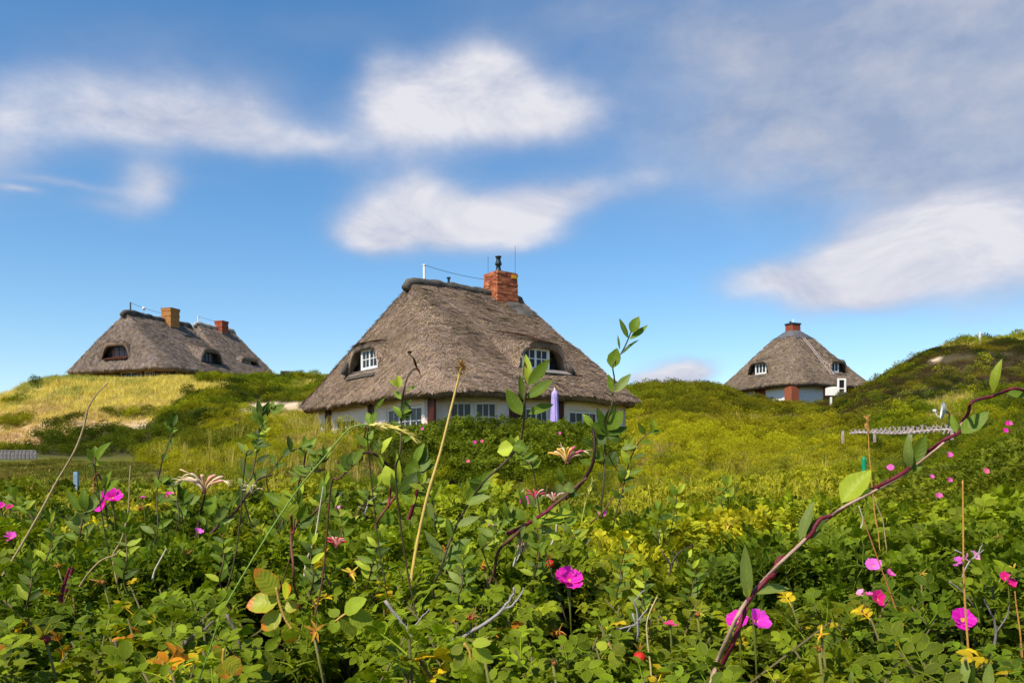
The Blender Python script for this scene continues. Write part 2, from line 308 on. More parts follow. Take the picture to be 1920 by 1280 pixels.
def npmesh(name, V, Q, mat, smooth=False, attrs=None):
    me = bpy.data.meshes.new(name); V = np.asarray(V, np.float32); Q = np.asarray(Q, np.int32); k = Q.shape[1]
    me.vertices.add(len(V)); me.vertices.foreach_set('co', V.ravel()); me.loops.add(Q.size); me.loops.foreach_set('vertex_index', Q.ravel())
    me.polygons.add(len(Q)); me.polygons.foreach_set('loop_start', np.arange(0, Q.size, k, dtype=np.int32)); me.polygons.foreach_set('loop_total', np.full(len(Q), k, np.int32))
    if smooth: me.polygons.foreach_set('use_smooth', [True]*len(Q))
    for nme, arr in (attrs or {}).items():
        if arr.ndim == 1: me.attributes.new(nme, 'FLOAT', 'POINT').data.foreach_set('value', arr.astype(np.float32))
        else:
            c = np.ones((len(arr), 4), np.float32); c[:, :3] = arr; me.attributes.new(nme, 'FLOAT_COLOR', 'POINT').data.foreach_set('color', c.ravel())
    me.materials.append(MAT[mat] if isinstance(mat, str) else mat); me.update(); me.validate(); return me
_ng = {}
def scatter(name, P, rot, scl, idx, tint, coll, parent=None, label=None, cat=None):
    """many plants nobody could count, as one object: geometry nodes put a small plant on each point"""
    me = bpy.data.meshes.new(name); me.vertices.add(len(P)); me.vertices.foreach_set('co', np.asarray(P, np.float32).ravel())
    me.attributes.new('rot', 'FLOAT_VECTOR', 'POINT').data.foreach_set('vector', np.asarray(rot, np.float32).ravel())
    me.attributes.new('scl', 'FLOAT_VECTOR', 'POINT').data.foreach_set('vector', np.asarray(scl, np.float32).ravel())
    me.attributes.new('pid', 'INT', 'POINT').data.foreach_set('value', np.asarray(idx, np.int32))
    me.attributes.new('tint', 'FLOAT_VECTOR', 'POINT').data.foreach_set('vector', np.asarray(tint, np.float32).ravel())
    if coll.name not in _ng:
        ng = bpy.data.node_groups.new('scatter_'+coll.name, 'GeometryNodeTree')
        ng.interface.new_socket('Geometry', in_out='INPUT', socket_type='NodeSocketGeometry'); ng.interface.new_socket('Geometry', in_out='OUTPUT', socket_type='NodeSocketGeometry')
        N, L = ng.nodes.new, ng.links.new
        gi, go, ip, ci = N('NodeGroupInput'), N('NodeGroupOutput'), N('GeometryNodeInstanceOnPoints'), N('GeometryNodeCollectionInfo')
        ci.inputs['Collection'].default_value = coll; ci.inputs['Separate Children'].default_value = True; ci.inputs['Reset Children'].default_value = True
        def na(n, t):
            a = N('GeometryNodeInputNamedAttribute'); a.data_type = t; a.inputs['Name'].default_value = n; return a.outputs[0]
        L(gi.outputs[0], ip.inputs['Points']); L(ci.outputs[0], ip.inputs['Instance']); ip.inputs['Pick Instance'].default_value = True
        L(na('pid', 'INT'), ip.inputs['Instance Index']); L(na('rot', 'FLOAT_VECTOR'), ip.inputs['Rotation']); L(na('scl', 'FLOAT_VECTOR'), ip.inputs['Scale'])
        L(ip.outputs[0], go.inputs[0]); _ng[coll.name] = ng
    o = bpy.data.objects.new(name, me); COL.objects.link(o); o.parent = parent
    md = o.modifiers.new('plants', 'NODES'); md.node_group = _ng[coll.name]
    return tag(o, label, cat, None, 'stuff')
def proto_coll(name, meshes, base):
    c = bpy.data.collections.new(name)
    for i, me in enumerate(meshes): c.objects.link(bpy.data.objects.new('%s_%02d' % (base, i), me))
    return c
def euler_from_cols(X, Y, Z):
    ry = -np.arcsin(np.clip(X[:, 2], -1, 1)); rx = np.arctan2(Y[:, 2], Z[:, 2]); rz = np.arctan2(X[:, 1], X[:, 0])
    return np.stack([rx, ry, rz], 1)
_perm = rng.random((256, 256))
def vnoise(x, y, s=1.0):
    x = np.asarray(x)*s+1000.3; y = np.asarray(y)*s+1000.7; xi = np.floor(x).astype(int); yi = np.floor(y).astype(int); fx = x-xi; fy = y-yi
    fx = fx*fx*(3-2*fx); fy = fy*fy*(3-2*fy); g = lambda a, b: _perm[a % 256, b % 256]
    return (g(xi, yi)*(1-fx)+g(xi+1, yi)*fx)*(1-fy)+(g(xi, yi+1)*(1-fx)+g(xi+1, yi+1)*fx)*fy
def fbm(x, y, s=1.0, o=4):
    t = 0; a = .5; n = 0
    for k in range(o): t = t+a*vnoise(x, y, s*2**k); n += a; a *= .5
    return t/n
def inpoly(px, py, poly):
    ins = np.zeros(len(px), bool); j = len(poly)-1
    for i in range(len(poly)):
        xi, yi = poly[i]; xj, yj = poly[j]
        c = ((yi > py) != (yj > py)) & (px < (xj-xi)*(py-yi)/((yj-yi) or 1e-9)+xi); ins ^= c; j = i
    return ins
# ------------------------------------------------------------------ ground: one sheet round the camera, heights relative to the eye
# (px, top-of-vegetation py, distance, height of vegetation above the soil)
CT = []
def ct(px, py, Y, veg=.4): CT.append((math.atan((px-960)/F), math.log(math.hypot((px-960)/F*Y, Y)), (HY-py)/F*Y-veg))
for px in (-300, 0, 300, 600, 900, 1200, 1500, 1750, 2000, 2300):
    for Y, z in ((.4,-.27),(.8,-.26),(1.0,-.25),(1.3,-.225),(1.7,-.205),(2.2,-.195),(3,-.20),(4,-.23),(5.5,-.33)):
        dz = .0 if px < 1500 else (.02+.012*Y if px < 1800 else .03+.03*Y)
        if 200 < px < 1000 and Y >= 3: dz += {3: .03, 4: .09, 5.5: .13}[Y]
        ct(px, HY-(z+dz)/Y*F, Y, 1.0)
for px, py, Y, v in [
    (-400,940,9,.8),(0,945,9,.8),(300,940,9,.8),(600,945,9,.8),(900,948,9,.8),(1200,950,9,.7),(1450,945,9,.6),(1650,925,9,.7),
    (1800,860,11,.8),(1920,790,13,.8),(2050,740,14,.8),(1740,885,13,.7),(1860,812,15,.8),(1920,775,18,.8),(1800,835,18,.7),(2100,700,20,.8),
    (-400,925,14,.4),(0,925,14,.4),(140,922,15,.4),(300,915,14,.6),(500,915,14,.6),(700,925,14,.6),(950,925,14,.7),(1200,920,14,.5),(1400,912,14,.5),(1600,905,14,.5),
    (-400,895,20,.2),(0,895,20,.2),(150,893,20,.2),(300,890,20,.5),(450,870,20,.5),(600,870,20,.5),(800,905,20,.9),(1000,903,20,.9),(1200,890,20,.6),(1400,875,20,.5),(1600,865,20,.5),(1750,845,21,.5),(1920,800,23,.6),
    (-400,870,26,.2),(0,868,26,.2),(150,862,27,.2),(280,845,26,.5),(400,815,26,.5),(520,788,27,.5),(640,792,27,.5),(700,800,25.5,.9),(850,792,25,1.0),(1000,790,25,1.0),(1180,790,26,1.0),(1300,840,25,.5),(1450,845,26,.5),(1600,835,27,.5),(1720,822,27,.5),(1900,800,27,.5),
    (560,792,31,.6),(750,848,33,.2),(950,856,34,.2),(1150,850,36,.2),(860,862,42,.2),(600,850,38,.3),
    (-400,848,33,.3),(0,845,33,.3),(200,828,33,.9),(400,815,34,.9),(1260,800,33,.4),(1400,805,34,.4),(1550,815,34,.5),(1700,805,33,.5),(1900,775,34,.5),
    (-400,840,38,.25),(0,835,38,.25),(120,818,38,.25),(260,808,39,.25),(400,785,41,.25),(520,765,44,.3),(610,745,46,.3),(1250,770,42,.6),(1400,775,42,.6),(1520,775,42,.5),(1650,750,41,.4),(1800,730,40,.4),(1920,720,40,.4),(2200,700,40,.4),
    (-400,800,46,.25),(0,790,46,.25),(150,765,47,.25),(300,755,48,.25),(420,745,49,.3),(520,728,52,.4),(600,718,54,.5),(1230,735,50,.6),(1380,742,52,.6),(1500,757,52,.5),(1600,738,48,.4),(1700,688,47,.35),(1800,650,47,.35),(1920,640,46,.35),(2200,610,46,.35),
    (-400,800,55,.25),(-60,765,55,.25),(0,746,55,.25),(60,716,56,.25),(130,709,57,.25),(230,709,57,.25),(340,709,57,.25),(450,707,58,.4),(560,703,60,.5),(620,701,62,.5),
    (1200,717,58,.6),(1290,716,60,.6),(1370,724,62,.6),(1430,764,62,.6),(1520,764,62,.5),(1590,743,57,.4),(1640,712,54,.35),(1700,676,52,.3),(1750,650,51,.3),(1790,640,50,.3),(1860,634,50,.3),(1920,630,50,.3),(2100,626,50,.3),
    (130,716,64,.2),(300,716,66,.2),(450,716,66,.2),(1430,752,70,.2),(1560,752,72,.2),(700,745,60,.3),(950,760,60,.3),(1200,735,68,.3),(1750,680,64,.3),(1920,672,64,.3),(620,718,72,.3),
    (0,790,75,.2),(300,745,85,.2),(600,760,85,.2),(950,780,85,.2),(1300,770,85,.2),(1500,775,90,.2),(1900,760,85,.2)]:
    ct(px, py, Y, v)
for px in (-400, 0, 500, 1000, 1500, 2000, 2300):
    ct(px, 868, 140, .2); ct(px, 877, 400, .1); ct(px, 879.5, 1500, .1)
CTa = np.array(CT); CTx = np.stack([CTa[:, 0]*2.6, CTa[:, 1]], 1)
def _phi(d): return np.where(d > 1e-9, d*d*np.log(np.maximum(d, 1e-9)), 0)
def _fit():
    n = len(CTx); d = np.linalg.norm(CTx[:, None]-CTx[None], axis=2); K = _phi(d)+np.eye(n)*2e-4
    # heights grow with distance: fit height / distance (the slope seen), then scale back
    r = np.exp(CTa[:, 1]); A = np.zeros((n+3, n+3)); A[:n, :n] = K; Pm = np.column_stack([np.ones(n), CTx]); A[:n, n:] = Pm; A[n:, :n] = Pm.T
    return np.linalg.solve(A, np.concatenate([CTa[:, 2]/r, np.zeros(3)]))
_w = _fit()
def ground(x, y):
    x = np.atleast_1d(np.asarray(x, float)); y = np.atleast_1d(np.asarray(y, float))
    r = np.maximum(np.hypot(x, y), .35); th = np.arctan2(x, y); tc = np.clip(th, -.80, .80)
    out = np.empty(len(x)); n = len(CTx)
    for i in range(0, len(x), 20000):
        q = np.stack([tc[i:i+20000]*2.6, np.log(r[i:i+20000])], 1); d = np.linalg.norm(q[:, None]-CTx[None], axis=2)
        out[i:i+20000] = _phi(d) @ _w[:n]+_w[n]+q @ _w[n+1:]
    z = out*r
    k = np.clip((np.abs(th)-.8)/.9, 0, 1); k = k*k*(3-2*k); flat = np.where(r < 6, -1.4, -1.0)
    z = z*(1-k)+flat*k
    z = z+(fbm(x, y, .35)-.5)*np.clip(r/25, 0, 1)*.5
    return z+CZ
def ground1(x, y): return float(ground([x], [y])[0])

# ground cover, by where it lies
DUNE_GRASS = [(-600,900),(-600,700),(0,730),(60,700),(130,690),(360,690),(380,704),(372,716),(440,724),(400,736),(350,748),(320,760),(310,775),(260,808),(180,812),(110,822),(80,836),(-20,842)]
SAND = [[(445,768),(470,757),(520,750),(575,752),(578,768),(480,776)],[(230,800),(300,790),(290,806),(240,810)],[(1737,684),(1752,672),(1790,668),(1830,668),(1815,676),(1780,682)],[(1842,694),(1860,688),(1862,696)],[(1285,742),(1320,740),(1330,746)],[(1470,778),(1500,772),(1502,784)],[(700,950),(790,935),(800,955),(720,965)]]
GOLD = [[(560,714),(618,708),(600,732),(520,740)],[(600,768),(690,765),(690,800),(600,795)],[(1190,782),(1570,786),(1540,800),(1190,800)],[(1690,668),(1740,640),(1800,620),(1940,612),(1940,642),(1860,642),(1830,652),(1760,654)],[(1730,760),(1830,735),(1850,800),(1740,805)],[(420,784),(560,770),(700,800),(640,850),(520,830)],[(640,885),(700,860),(730,905),(660,940)],[(1180,830),(1260,830),(1230,880),(1180,870)],[(1350,850),(1420,850),(1400,880)]]
LAWN = [(-600,845),(80,850),(240,860),(290,880),(330,925),(260,950),(-600,950)]
HEATH = [(1500,762),(1560,742),(1620,708),(1700,672),(1790,632),(2400,600),(2400,720),(1830,740),(1720,760),(1640,790),(1560,800)]
HEDGE = [(660,795),(720,782),(1200,780),(1190,850),(1160,905),(900,915),(760,900),(680,850)]
def cover(x, y, z):
    """-> kind (0 shrub, 1 straw grass, 2 bare, 3 lawn, 4 heath, 5 hedge, 6 mixed gold grass), px, py"""
    px = 960+x/y*F; py = HY-(z-CZ)/y*F; k = np.zeros(len(x), int)
    wob = (fbm(x, y, .5)-.5)*40; wx = px+wob; wy = py+(fbm(x+50, y, .4)-.5)*12
    k[inpoly(wx, wy, LAWN) & (y > 10)] = 3
    k[inpoly(wx, wy, DUNE_GRASS) & (y > 34)] = 1
    k[inpoly(wx, wy, HEATH) & (y > 33)] = 4
    k[inpoly(wx, wy, HEDGE) & (y > 17) & (y < 30)] = 5
    for i, g in enumerate(GOLD): k[inpoly(wx, wy, g) & (y > 11)] = 6
    for g in SAND: k[inpoly(wx, wy, g) & (y > 6)] = 2
    return k, px, py
def build_ground():
    na, nr = 300, 240
    th = np.concatenate([np.linspace(-PI, -.75, 40, endpoint=False), np.linspace(-.75, .75, na-80), np.linspace(.75, PI, 41)[1:]])
    r = np.exp(np.linspace(math.log(.3), math.log(1800), nr)); T, Rr = np.meshgrid(th, r); x = (Rr*np.sin(T)).ravel(); y = (Rr*np.cos(T)).ravel(); z = ground(x, y)
    m = len(th); i = np.arange(nr-1)[:, None]; j = np.arange(m-1)[None]; a = (i*m+j).ravel(); Q = np.stack([a, a+1, a+1+m, a+m], 1)
    V = np.stack([x, y, z], 1); V = np.vstack([V, [[0, 0, z[:m].mean()]]])
    col = np.tile(np.array([.055, .048, .022]), (len(V), 1)); ok = y > 3; k, px, py = cover(x[ok], y[ok], z[ok]); c = col[:-1][ok]
    c[k == 1] = (.44, .33, .14); c[k == 2] = (.62, .47, .30); c[k == 3] = (.12, .125, .02); c[k == 4] = (.075, .06, .03); c[k == 6] = (.26, .21, .06)
    # bare sandy soil low on the yellow slope
    low = (k == 1) & (py > 778+18*fbm(px, py, .02)); c[low] = (.50, .34, .17)
    col[:-1][ok] = c; col[:-1][x**2+y**2 > 110**2] = (.07, .085, .025)
    m_, nt, b, N, L = nmat('ground_soil'); at = N('ShaderNodeAttribute'); at.attribute_name = 'col'
    tc = N('ShaderNodeTexCoord'); n = N('ShaderNodeTexNoise'); n.inputs['Scale'].default_value = 1.3; n.inputs['Detail'].default_value = 9; n.inputs['Roughness'].default_value = .7; L(tc.outputs['Object'], n.inputs['Vector'])
    mv = N('ShaderNodeMath'); mv.operation = 'MULTIPLY_ADD'; L(n.outputs['Fac'], mv.inputs[0]); mv.inputs[1].default_value = 1.3; mv.inputs[2].default_value = .35
    sc = N('ShaderNodeVectorMath'); sc.operation = 'SCALE'; L(at.outputs['Color'], sc.inputs[0]); L(mv.outputs[0], sc.inputs['Scale']); L(sc.outputs[0], b.inputs['Base Color'])
    b.inputs['Roughness'].default_value = 1; b.inputs['Specular IOR Level'].default_value = .1
    bp = N('ShaderNodeBump'); bp.inputs['Strength'].default_value = .6; bp.inputs['Distance'].default_value = .15; L(n.outputs['Fac'], bp.inputs['Height']); L(bp.outputs[0], b.inputs['Normal'])
    MAT['soil'] = m_
    me = npmesh('ground', V, Q, 'soil', True, {'col': col})
    o = link('ground', me); tag(o, kind='structure')
build_ground()
# ------------------------------------------------------------------ thatched houses
from mathutils.bvhtree import BVHTree
class Frame:
    """plan of a house: origin, direction of the ridge (a), across it (b); the front face looks to -b"""
    def __init__(s, O, a):
        s.O = Vector((O[0], O[1], 0)); s.a = Vector((a[0], a[1], 0)).normalized(); s.b = Vector((-s.a.y, s.a.x, 0))
    def P(s, u, v, z): return s.O+s.a*u+s.b*v+Vector((0, 0, z+CZ))
def roof(fr, par, LA, LB, RA, rc, ze, zr, th, dens, dorm, mat, straw=0, seed=0, ru=0, clip=None, sag=.04, strawtint=(.29,.205,.145)):
    e, r, fid = [], [], []
    def side(p0, p1, q0, q1, f, n):
        q0, q1 = q0+ru, q1+ru
        for i in range(n):
            t = i/n; e.append((p0[0]+(p1[0]-p0[0])*t, p0[1]+(p1[1]-p0[1])*t)); r.append((q0+(q1-q0)*t, 0)); fid.append(f)
    def corner(cx, cy, rad, a0, q, n):
        q = q+ru
        for i in range(n):
            t = a0+PI/2*i/n; e.append((cx+rad*math.cos(t), cy+rad*math.sin(t))); r.append((q, 0)); fid.append(9)
    n0, n1, n2, n3 = rc; nn = lambda L_: max(6, int(L_*dens))
    side((-LA+n0, -LB), (LA-n1, -LB), -RA, RA, 0, nn(2*LA)); corner(LA-n1, -LB+n1, n1, -PI/2, RA, nn(n1*1.5))
    side((LA, -LB+n1), (LA, LB-n2), RA, RA, 1, nn(2*LB)); corner(LA-n2, LB-n2, n2, 0, RA, nn(n2*1.5))
    side((LA-n2, LB), (-LA+n3, LB), RA, -RA, 2, nn(2*LA)); corner(-LA+n3, LB-n3, n3, PI/2, -RA, nn(n3*1.5))
    side((-LA, LB-n3), (-LA, -LB+n0), -RA, -RA, 3, nn(2*LB)); corner(-LA+n0, -LB+n0, n0, PI, -RA, nn(n0*1.5))
    e = np.array(e); r = np.array(r); fid = np.array(fid); m = len(e)
    tf = []
    for d in dorm:
        tf.append((LA-d['q'])/(LA-RA+ru) if d['face'] == 3 else 1-d['q']/LB)
    nt_ = int(math.hypot(LB, zr-ze)*dens); t = list(np.linspace(0, 1, nt_)); t = [k for k in t if all(abs(k-x) > .004 for x in tf)]
    for x in tf: t += [x-.0004, x+.0004]
    t = np.array(sorted(t)); nt = len(t)
    U = e[None, :, 0]*(1-t[:, None])+r[None, :, 0]*t[:, None]; Vv = e[None, :, 1]*(1-t[:, None])+r[None, :, 1]*t[:, None]
    T = np.repeat(t[:, None], m, 1)
    Z = ze+(zr-ze)*(T-sag*4*T*(1-T)*.12)
    Z += (fbm(U+seed, Vv+T*3, .9)-.5)*.16+(fbm(U*1.0+seed+9, Vv+T*7, 3.5, 3)-.5)*.07
    Fd = np.repeat(fid[None], nt, 0)
    if clip: Z = np.where(Z > clip, clip+(Z-clip)*.3, Z)
    for d in dorm:
        if d['face'] == 3: q, lat = -U, Vv-d['l']; ok = (Fd == 3)|(Fd == 9)
        else: q, lat = -Vv, U-d['l']; ok = (Fd == 0)|(Fd == 9)
        tt = (LA-d['q'])/(LA-RA+ru) if d['face'] == 3 else 1-d['q']/LB
        s = d['q']-q; w = d['w']*(1+.10*np.maximum(s, 0)); skew = lat-d.get('skew', 0)*s
        zD = d['zt']+s*math.tan(R(d.get('al', 20)))-d['h']*(np.abs(skew)/w)**d.get('p', 4)
        zD = np.where((s >= 0) & (s < 3.2) & (T > tt) & ok, zD, -99); k = .13
        hh = np.clip(.5+.5*(zD-Z)/k, 0, 1); zn = Z*(1-hh)+zD*hh+k*hh*(1-hh); Z = np.where(zD > -50, zn, Z)
    V = np.stack([fr.O.x+fr.a.x*U+fr.b.x*Vv, fr.O.y+fr.a.y*U+fr.b.y*Vv, Z+CZ], 2).reshape(-1, 3)
    # underside: straight down, drawn in a little at the eaves
    inn = np.clip(1-T*6, 0, 1)*.12; Ub, Vb = U*(1-inn/LA), Vv*(1-inn/LB)
    Vl = np.stack([fr.O.x+fr.a.x*Ub+fr.b.x*Vb, fr.O.y+fr.a.y*Ub+fr.b.y*Vb, Z-th+CZ], 2).reshape(-1, 3)
    i = np.arange(nt-1)[:, None]; j = np.arange(m)[None]; A = i*m+j; B = i*m+(j+1) % m; keep = np.ones((nt-1, m), bool)
    for x in tf:
        i0 = int(np.argmin(np.abs(t-(x-.0004)))); dz = np.abs(Z[i0+1]-Z[i0])
        keep[i0] = ~((dz > .10) | (np.roll(dz, -1) > .10))
    Q = np.stack([A, B, B+m, A+m], 2)[keep]; n = len(V)
    # rim quads where the sheet is open
    E = {}
    for q_ in Q.tolist():
        for a_, b_ in ((q_[0], q_[1]), (q_[1], q_[2]), (q_[2], q_[3]), (q_[3], q_[0])):
            if (b_, a_) in E: del E[(b_, a_)]
            else: E[(a_, b_)] = 1
    rim = [(b_, a_, a_+n, b_+n) for (a_, b_) in E if not (a_ >= n-m and b_ >= n-m)]
    QQ = np.vstack([Q, (Q+n)[:, ::-1], np.array(rim)])
    me = npmesh('thatched_roof', np.vstack([V, Vl]), QQ, mat, True); o = link('thatched_roof', me, par)
    bvh = BVHTree.FromPolygons([tuple(p) for p in V], Q.tolist())
    if straw:
        c = V[Q].mean(1); nrm = np.cross(V[Q[:, 2]]-V[Q[:, 0]], V[Q[:, 3]]-V[Q[:, 1]]); ar = np.linalg.norm(nrm, axis=1); ok = ar > 1e-7
        c, nrm, ar, Qk = c[ok], nrm[ok], ar[ok], Q[ok]; nrm /= ar[:, None]; nrm *= np.sign(nrm[:, 2:3]+1e-9)
        # only the slopes that can be seen from this side of the house
        face = (nrm*(np.array([0, 0, CZ])-c)).sum(1) > -.4*np.linalg.norm(c, axis=1); p = ar*face; pick = rng.choice(len(c), straw, p=p/p.sum())
        f = rng.random((straw, 2)); v4 = V[Qk[pick]]
        P = (v4[:, 0]*(1-f[:, :1])+v4[:, 1]*f[:, :1])*(1-f[:, 1:])+(v4[:, 3]*(1-f[:, :1])+v4[:, 2]*f[:, :1])*f[:, 1:]
        nn_ = nrm[pick]; dn = np.array([0, 0, -1.])-nn_*(-nn_[:, 2:3]); dn /= np.linalg.norm(dn, axis=1)[:, None]+1e-9
        lat = np.cross(dn, nn_); an = rng.normal(0, .40, straw)[:, None]; Yd = dn*np.cos(an)+lat*np.sin(an); X = np.cross(Yd, nn_)
        rot = euler_from_cols(X, Yd, nn_); sc = rng.uniform(.6, 1.4, (straw, 1))*np.ones((1, 3))
        br = rng.uniform(.45, 1.5, straw)*(.65+.7*fbm(P[:, 0]*1.0+P[:, 1], P[:, 2], .8)); warm = rng.uniform(-.03, .04, straw)
        ti = np.array(strawtint)[None]*br[:, None]; ti[:, 2] -= warm
        scatter('loose_thatch', P+nn_*.01, rot, sc, rng.integers(0, 4, straw), np.clip(ti, .01, 1), STRAWS, o)
    return o, bvh
def straw_protos():
    out = []
    for k in range(4):
        mb = MB()
        for i in range(7):
            L_ = random.uniform(.10, .24); a = random.gauss(0, .35); x0, y0 = random.uniform(-.08, .08), random.uniform(-.08, .08); w = random.uniform(.006, .012)
            dx, dy = math.sin(a), math.cos(a); up = random.uniform(.01, .045)
            mb.add([(x0-dy*w, y0+dx*w, 0), (x0+dy*w, y0-dx*w, 0), (x0+dx*L_+dy*w*.5, y0+dy*L_-dx*w*.5, up), (x0+dx*L_-dy*w*.5, y0+dy*L_+dx*w*.5, up)], [(0, 1, 2, 3)], random.random())
        out.append(mb.mesh('straw', 'straw'))
    return proto_coll('straws', out, 'straw')
STRAWS = straw_protos()
def basis(X, out):
    X = Vector(X).normalized(); Z = Vector((0, 0, 1)); Y = Z.cross(X)
    if Y.dot(out) > 0: X = -X; Y = -Y
    return Matrix((X, Y, Z)).transposed()        # columns: along, inward, up
def window(par, name, c, X, out, w, h, sashes=2, pc=2, pr=2, fw=.07, bar=.03, mat='paint', glass='glass', depth=.09, ajar=None):
    """c = middle of the bottom edge, on the outer plane"""
    M = basis(X, Vector(out)); c = Vector(c); mb = MB(); f = lambda l, y, z: c+M @ Vector((l, y, z))
    mb.box(f(0, depth/2, fw/2), (w, depth, fw), M); mb.box(f(0, depth/2, h-fw/2), (w, depth, fw), M)
    for s in (-1, 1): mb.box(f(s*(w/2-fw/2), depth/2, h/2), (fw, depth, h-2*fw-.002), M)
    iw = (w-2*fw)/sashes; sf = fw*.55
    panes = []
    for k in range(sashes):
        l0 = -w/2+fw+k*iw; ih = h-2*fw; zc = h/2
        mb.box(f(l0+iw/2, depth*.42, fw+sf/2), (iw-.006, depth*.5, sf), M); mb.box(f(l0+iw/2, depth*.42, h-fw-sf/2), (iw-.006, depth*.5, sf), M)
        for s in (0, 1): mb.box(f(l0+(sf/2+.003 if s == 0 else iw-sf/2-.003), depth*.42, zc), (sf, depth*.5, ih-2*sf-.002), M)
        gw, gh = iw-2*sf-.006, ih-2*sf
        for a in range(1, pc): mb.box(f(l0+.003+sf+gw*a/pc, depth*.40, zc), (bar, depth*.36, gh-.004), M)
        for b_ in range(1, pr): mb.box(f(l0+iw/2, depth*.40+.003, fw+sf+gh*b_/pr), (gw-.004, depth*.30, bar), M)
        for a in range(pc):
            for b_ in range(pr): panes.append((l0+.003+sf+gw*(a+.5)/pc, fw+sf+gh*(b_+.5)/pr, gw/pc-.002, gh/pr-.002))
    o = mb.obj(name, mat, par)
    shared = {}
    for (l, z, pw, ph) in panes:
        key = (round(pw, 3), round(ph, 3))
        if key not in shared:
            g = MB(); g.box((0, 0, 0), (pw, .008, ph)); shared[key] = g.mesh('pane', glass)
        m4 = Matrix.Translation(f(l, depth*.55, z)) @ (M @ Matrix.Rotation(random.uniform(-.02, .02), 3, 'Z')).to_4x4()
        link('pane', shared[key], o, None, None, m4)
    return o
def wall(par, p0, p1, out, zb, zt, openings, mat='plaster', th=.25, name='wall'):
    d = (p1-p0); Lw = d.length; M = basis(d, out); flip = (M.col[0].dot(d) < 0); o = p1 if flip else p0
    mb = MB(); ops = sorted([(Lw-b, Lw-a, z0, z1) if flip else (a, b, z0, z1) for a, b, z0, z1 in openings]); x = 0
    base = Vector((o.x, o.y, 0)); f = lambda l, z: base+M @ Vector((l, th/2, 0))+Vector((0, 0, z+CZ))
    def seg(a, b, z0, z1):
        if b-a > .005 and z1-z0 > .005: mb.box(f((a+b)/2, (z0+z1)/2), (b-a, th, z1-z0), M)
    for a, b, z0, z1 in ops: seg(x, a, zb, zt); seg(a, b, zb, z0); seg(a, b, z1, zt); x = b
    seg(x, Lw, zb, zt); return mb.obj(name, mat, par)
def on_wall(p0, p1, px):
    k = (px-960)/F; d = (p1-p0).normalized(); return (k*p0.y-p0.x)/(d.x-k*d.y), d
def ridge_cap(fr, par, u0, u1, z, rad, seed=0, mat='ridge', hook=1.0):
    pts, rr = [], []; n = 26
    for i in range(n+1):
        t = i/n; u = u0+(u1-u0)*t; e = min(t, 1-t)*2; dr = -rad*1.6*max(0, 1-e*7)**1.6*hook
        pts.append(fr.P(u, .03*math.sin(i*1.7+seed), z+dr+.04*math.sin(t*5+seed)+.02*math.sin(i*2.1))); rr.append(rad*(1+.10*math.sin(i*1.3+seed))*(1 if e > .05 else .8))
    mb = MB(); mb.tube(pts, rr, 12); return mb.obj('ridge_cap', mat, par, True)
def chimney(fr, par, u, v, wu, wv, z0, z1, zb, taper, bmat, single=False, corbel=0):
    """mortar core; bricks laid course by course, singly where they can be told apart"""
    core = MB(); k = .012; s0 = lambda z: 1+taper*(z1-z)/max(z1-z0, .1)
    R3 = Matrix((fr.a, fr.b, Vector((0, 0, 1)))).transposed()
    P = lambda uu, vv, z: fr.P(u+uu, v+vv, z)
    a0, a1 = s0(z0), 1.0; vs = []
    for z, s in ((z0, a0), (z1-.01, a1)):
        for x, y in ((-1,-1),(1,-1),(1,1),(-1,1)): vs.append(P(x*(wu/2*s-k), y*(wv/2*s-k), z))
    core.add(vs, [(0,1,5,4),(1,2,6,5),(2,3,7,6),(3,0,4,7),(4,5,6,7)]); o = core.obj('chimney', 'mortar', par)
    ch, bh, bl, bd = .081, .068, .25, .11; rows = int((z1-zb)/ch); b1 = MB(); b1.box((0,0,0), (1,1,1)); bm = b1.mesh('brick', bmat); stuff = MB()
    for rI in range(rows):
        z = z1-ch*(rI+.5); s = s0(z); off = .5*(rI % 2); g = corbel if rI in (0, 1, 6) and corbel else 0
        for side in range(4):
            Ls = (wu if side % 2 == 0 else wv)*s+2*g; D = (wv if side % 2 == 0 else wu)*s/2+g; n = max(2, round(Ls/bl))
            dx = (fr.a, fr.b, -fr.a, -fr.b)[side]; dn = (-fr.b, fr.a, fr.b, -fr.a)[side]; x = -Ls/2; wd = Ls/n
            cuts = [x] + [x+wd*(i+off*.999) for i in range(0 if off else 1, n)] + [Ls/2]
            if side in (1, 3): cuts[0] += bd; cuts[-1] -= bd
            for a_, b_ in zip(cuts[:-1], cuts[1:]):
                if b_-a_ < .05: continue
                c = P(0, 0, z)+dx*((a_+b_)/2)+dn*(D-bd/2+random.uniform(-.006, .006))
                Mx = Matrix.Translation(c) @ Matrix((dx, -dn, Vector((0,0,1)))).transposed().to_4x4() @ Matrix.Rotation(random.uniform(-.02,.02), 4, 'Y') @ Matrix.Diagonal((b_-a_-.012, bd, bh*random.uniform(.9, 1.04), 1))
                if single: link('brick', bm, o, None, None, Mx)
                else: stuff.add([Mx @ Vector(p) for p in b1.v], b1.f)
    if not single: q = stuff.obj('brickwork', bmat, o); q['kind'] = 'stuff'
    return o
def drop(bvh, x, y):
    h = bvh.ray_cast(Vector((x, y, 60)), Vector((0, 0, -1))); return h[0]
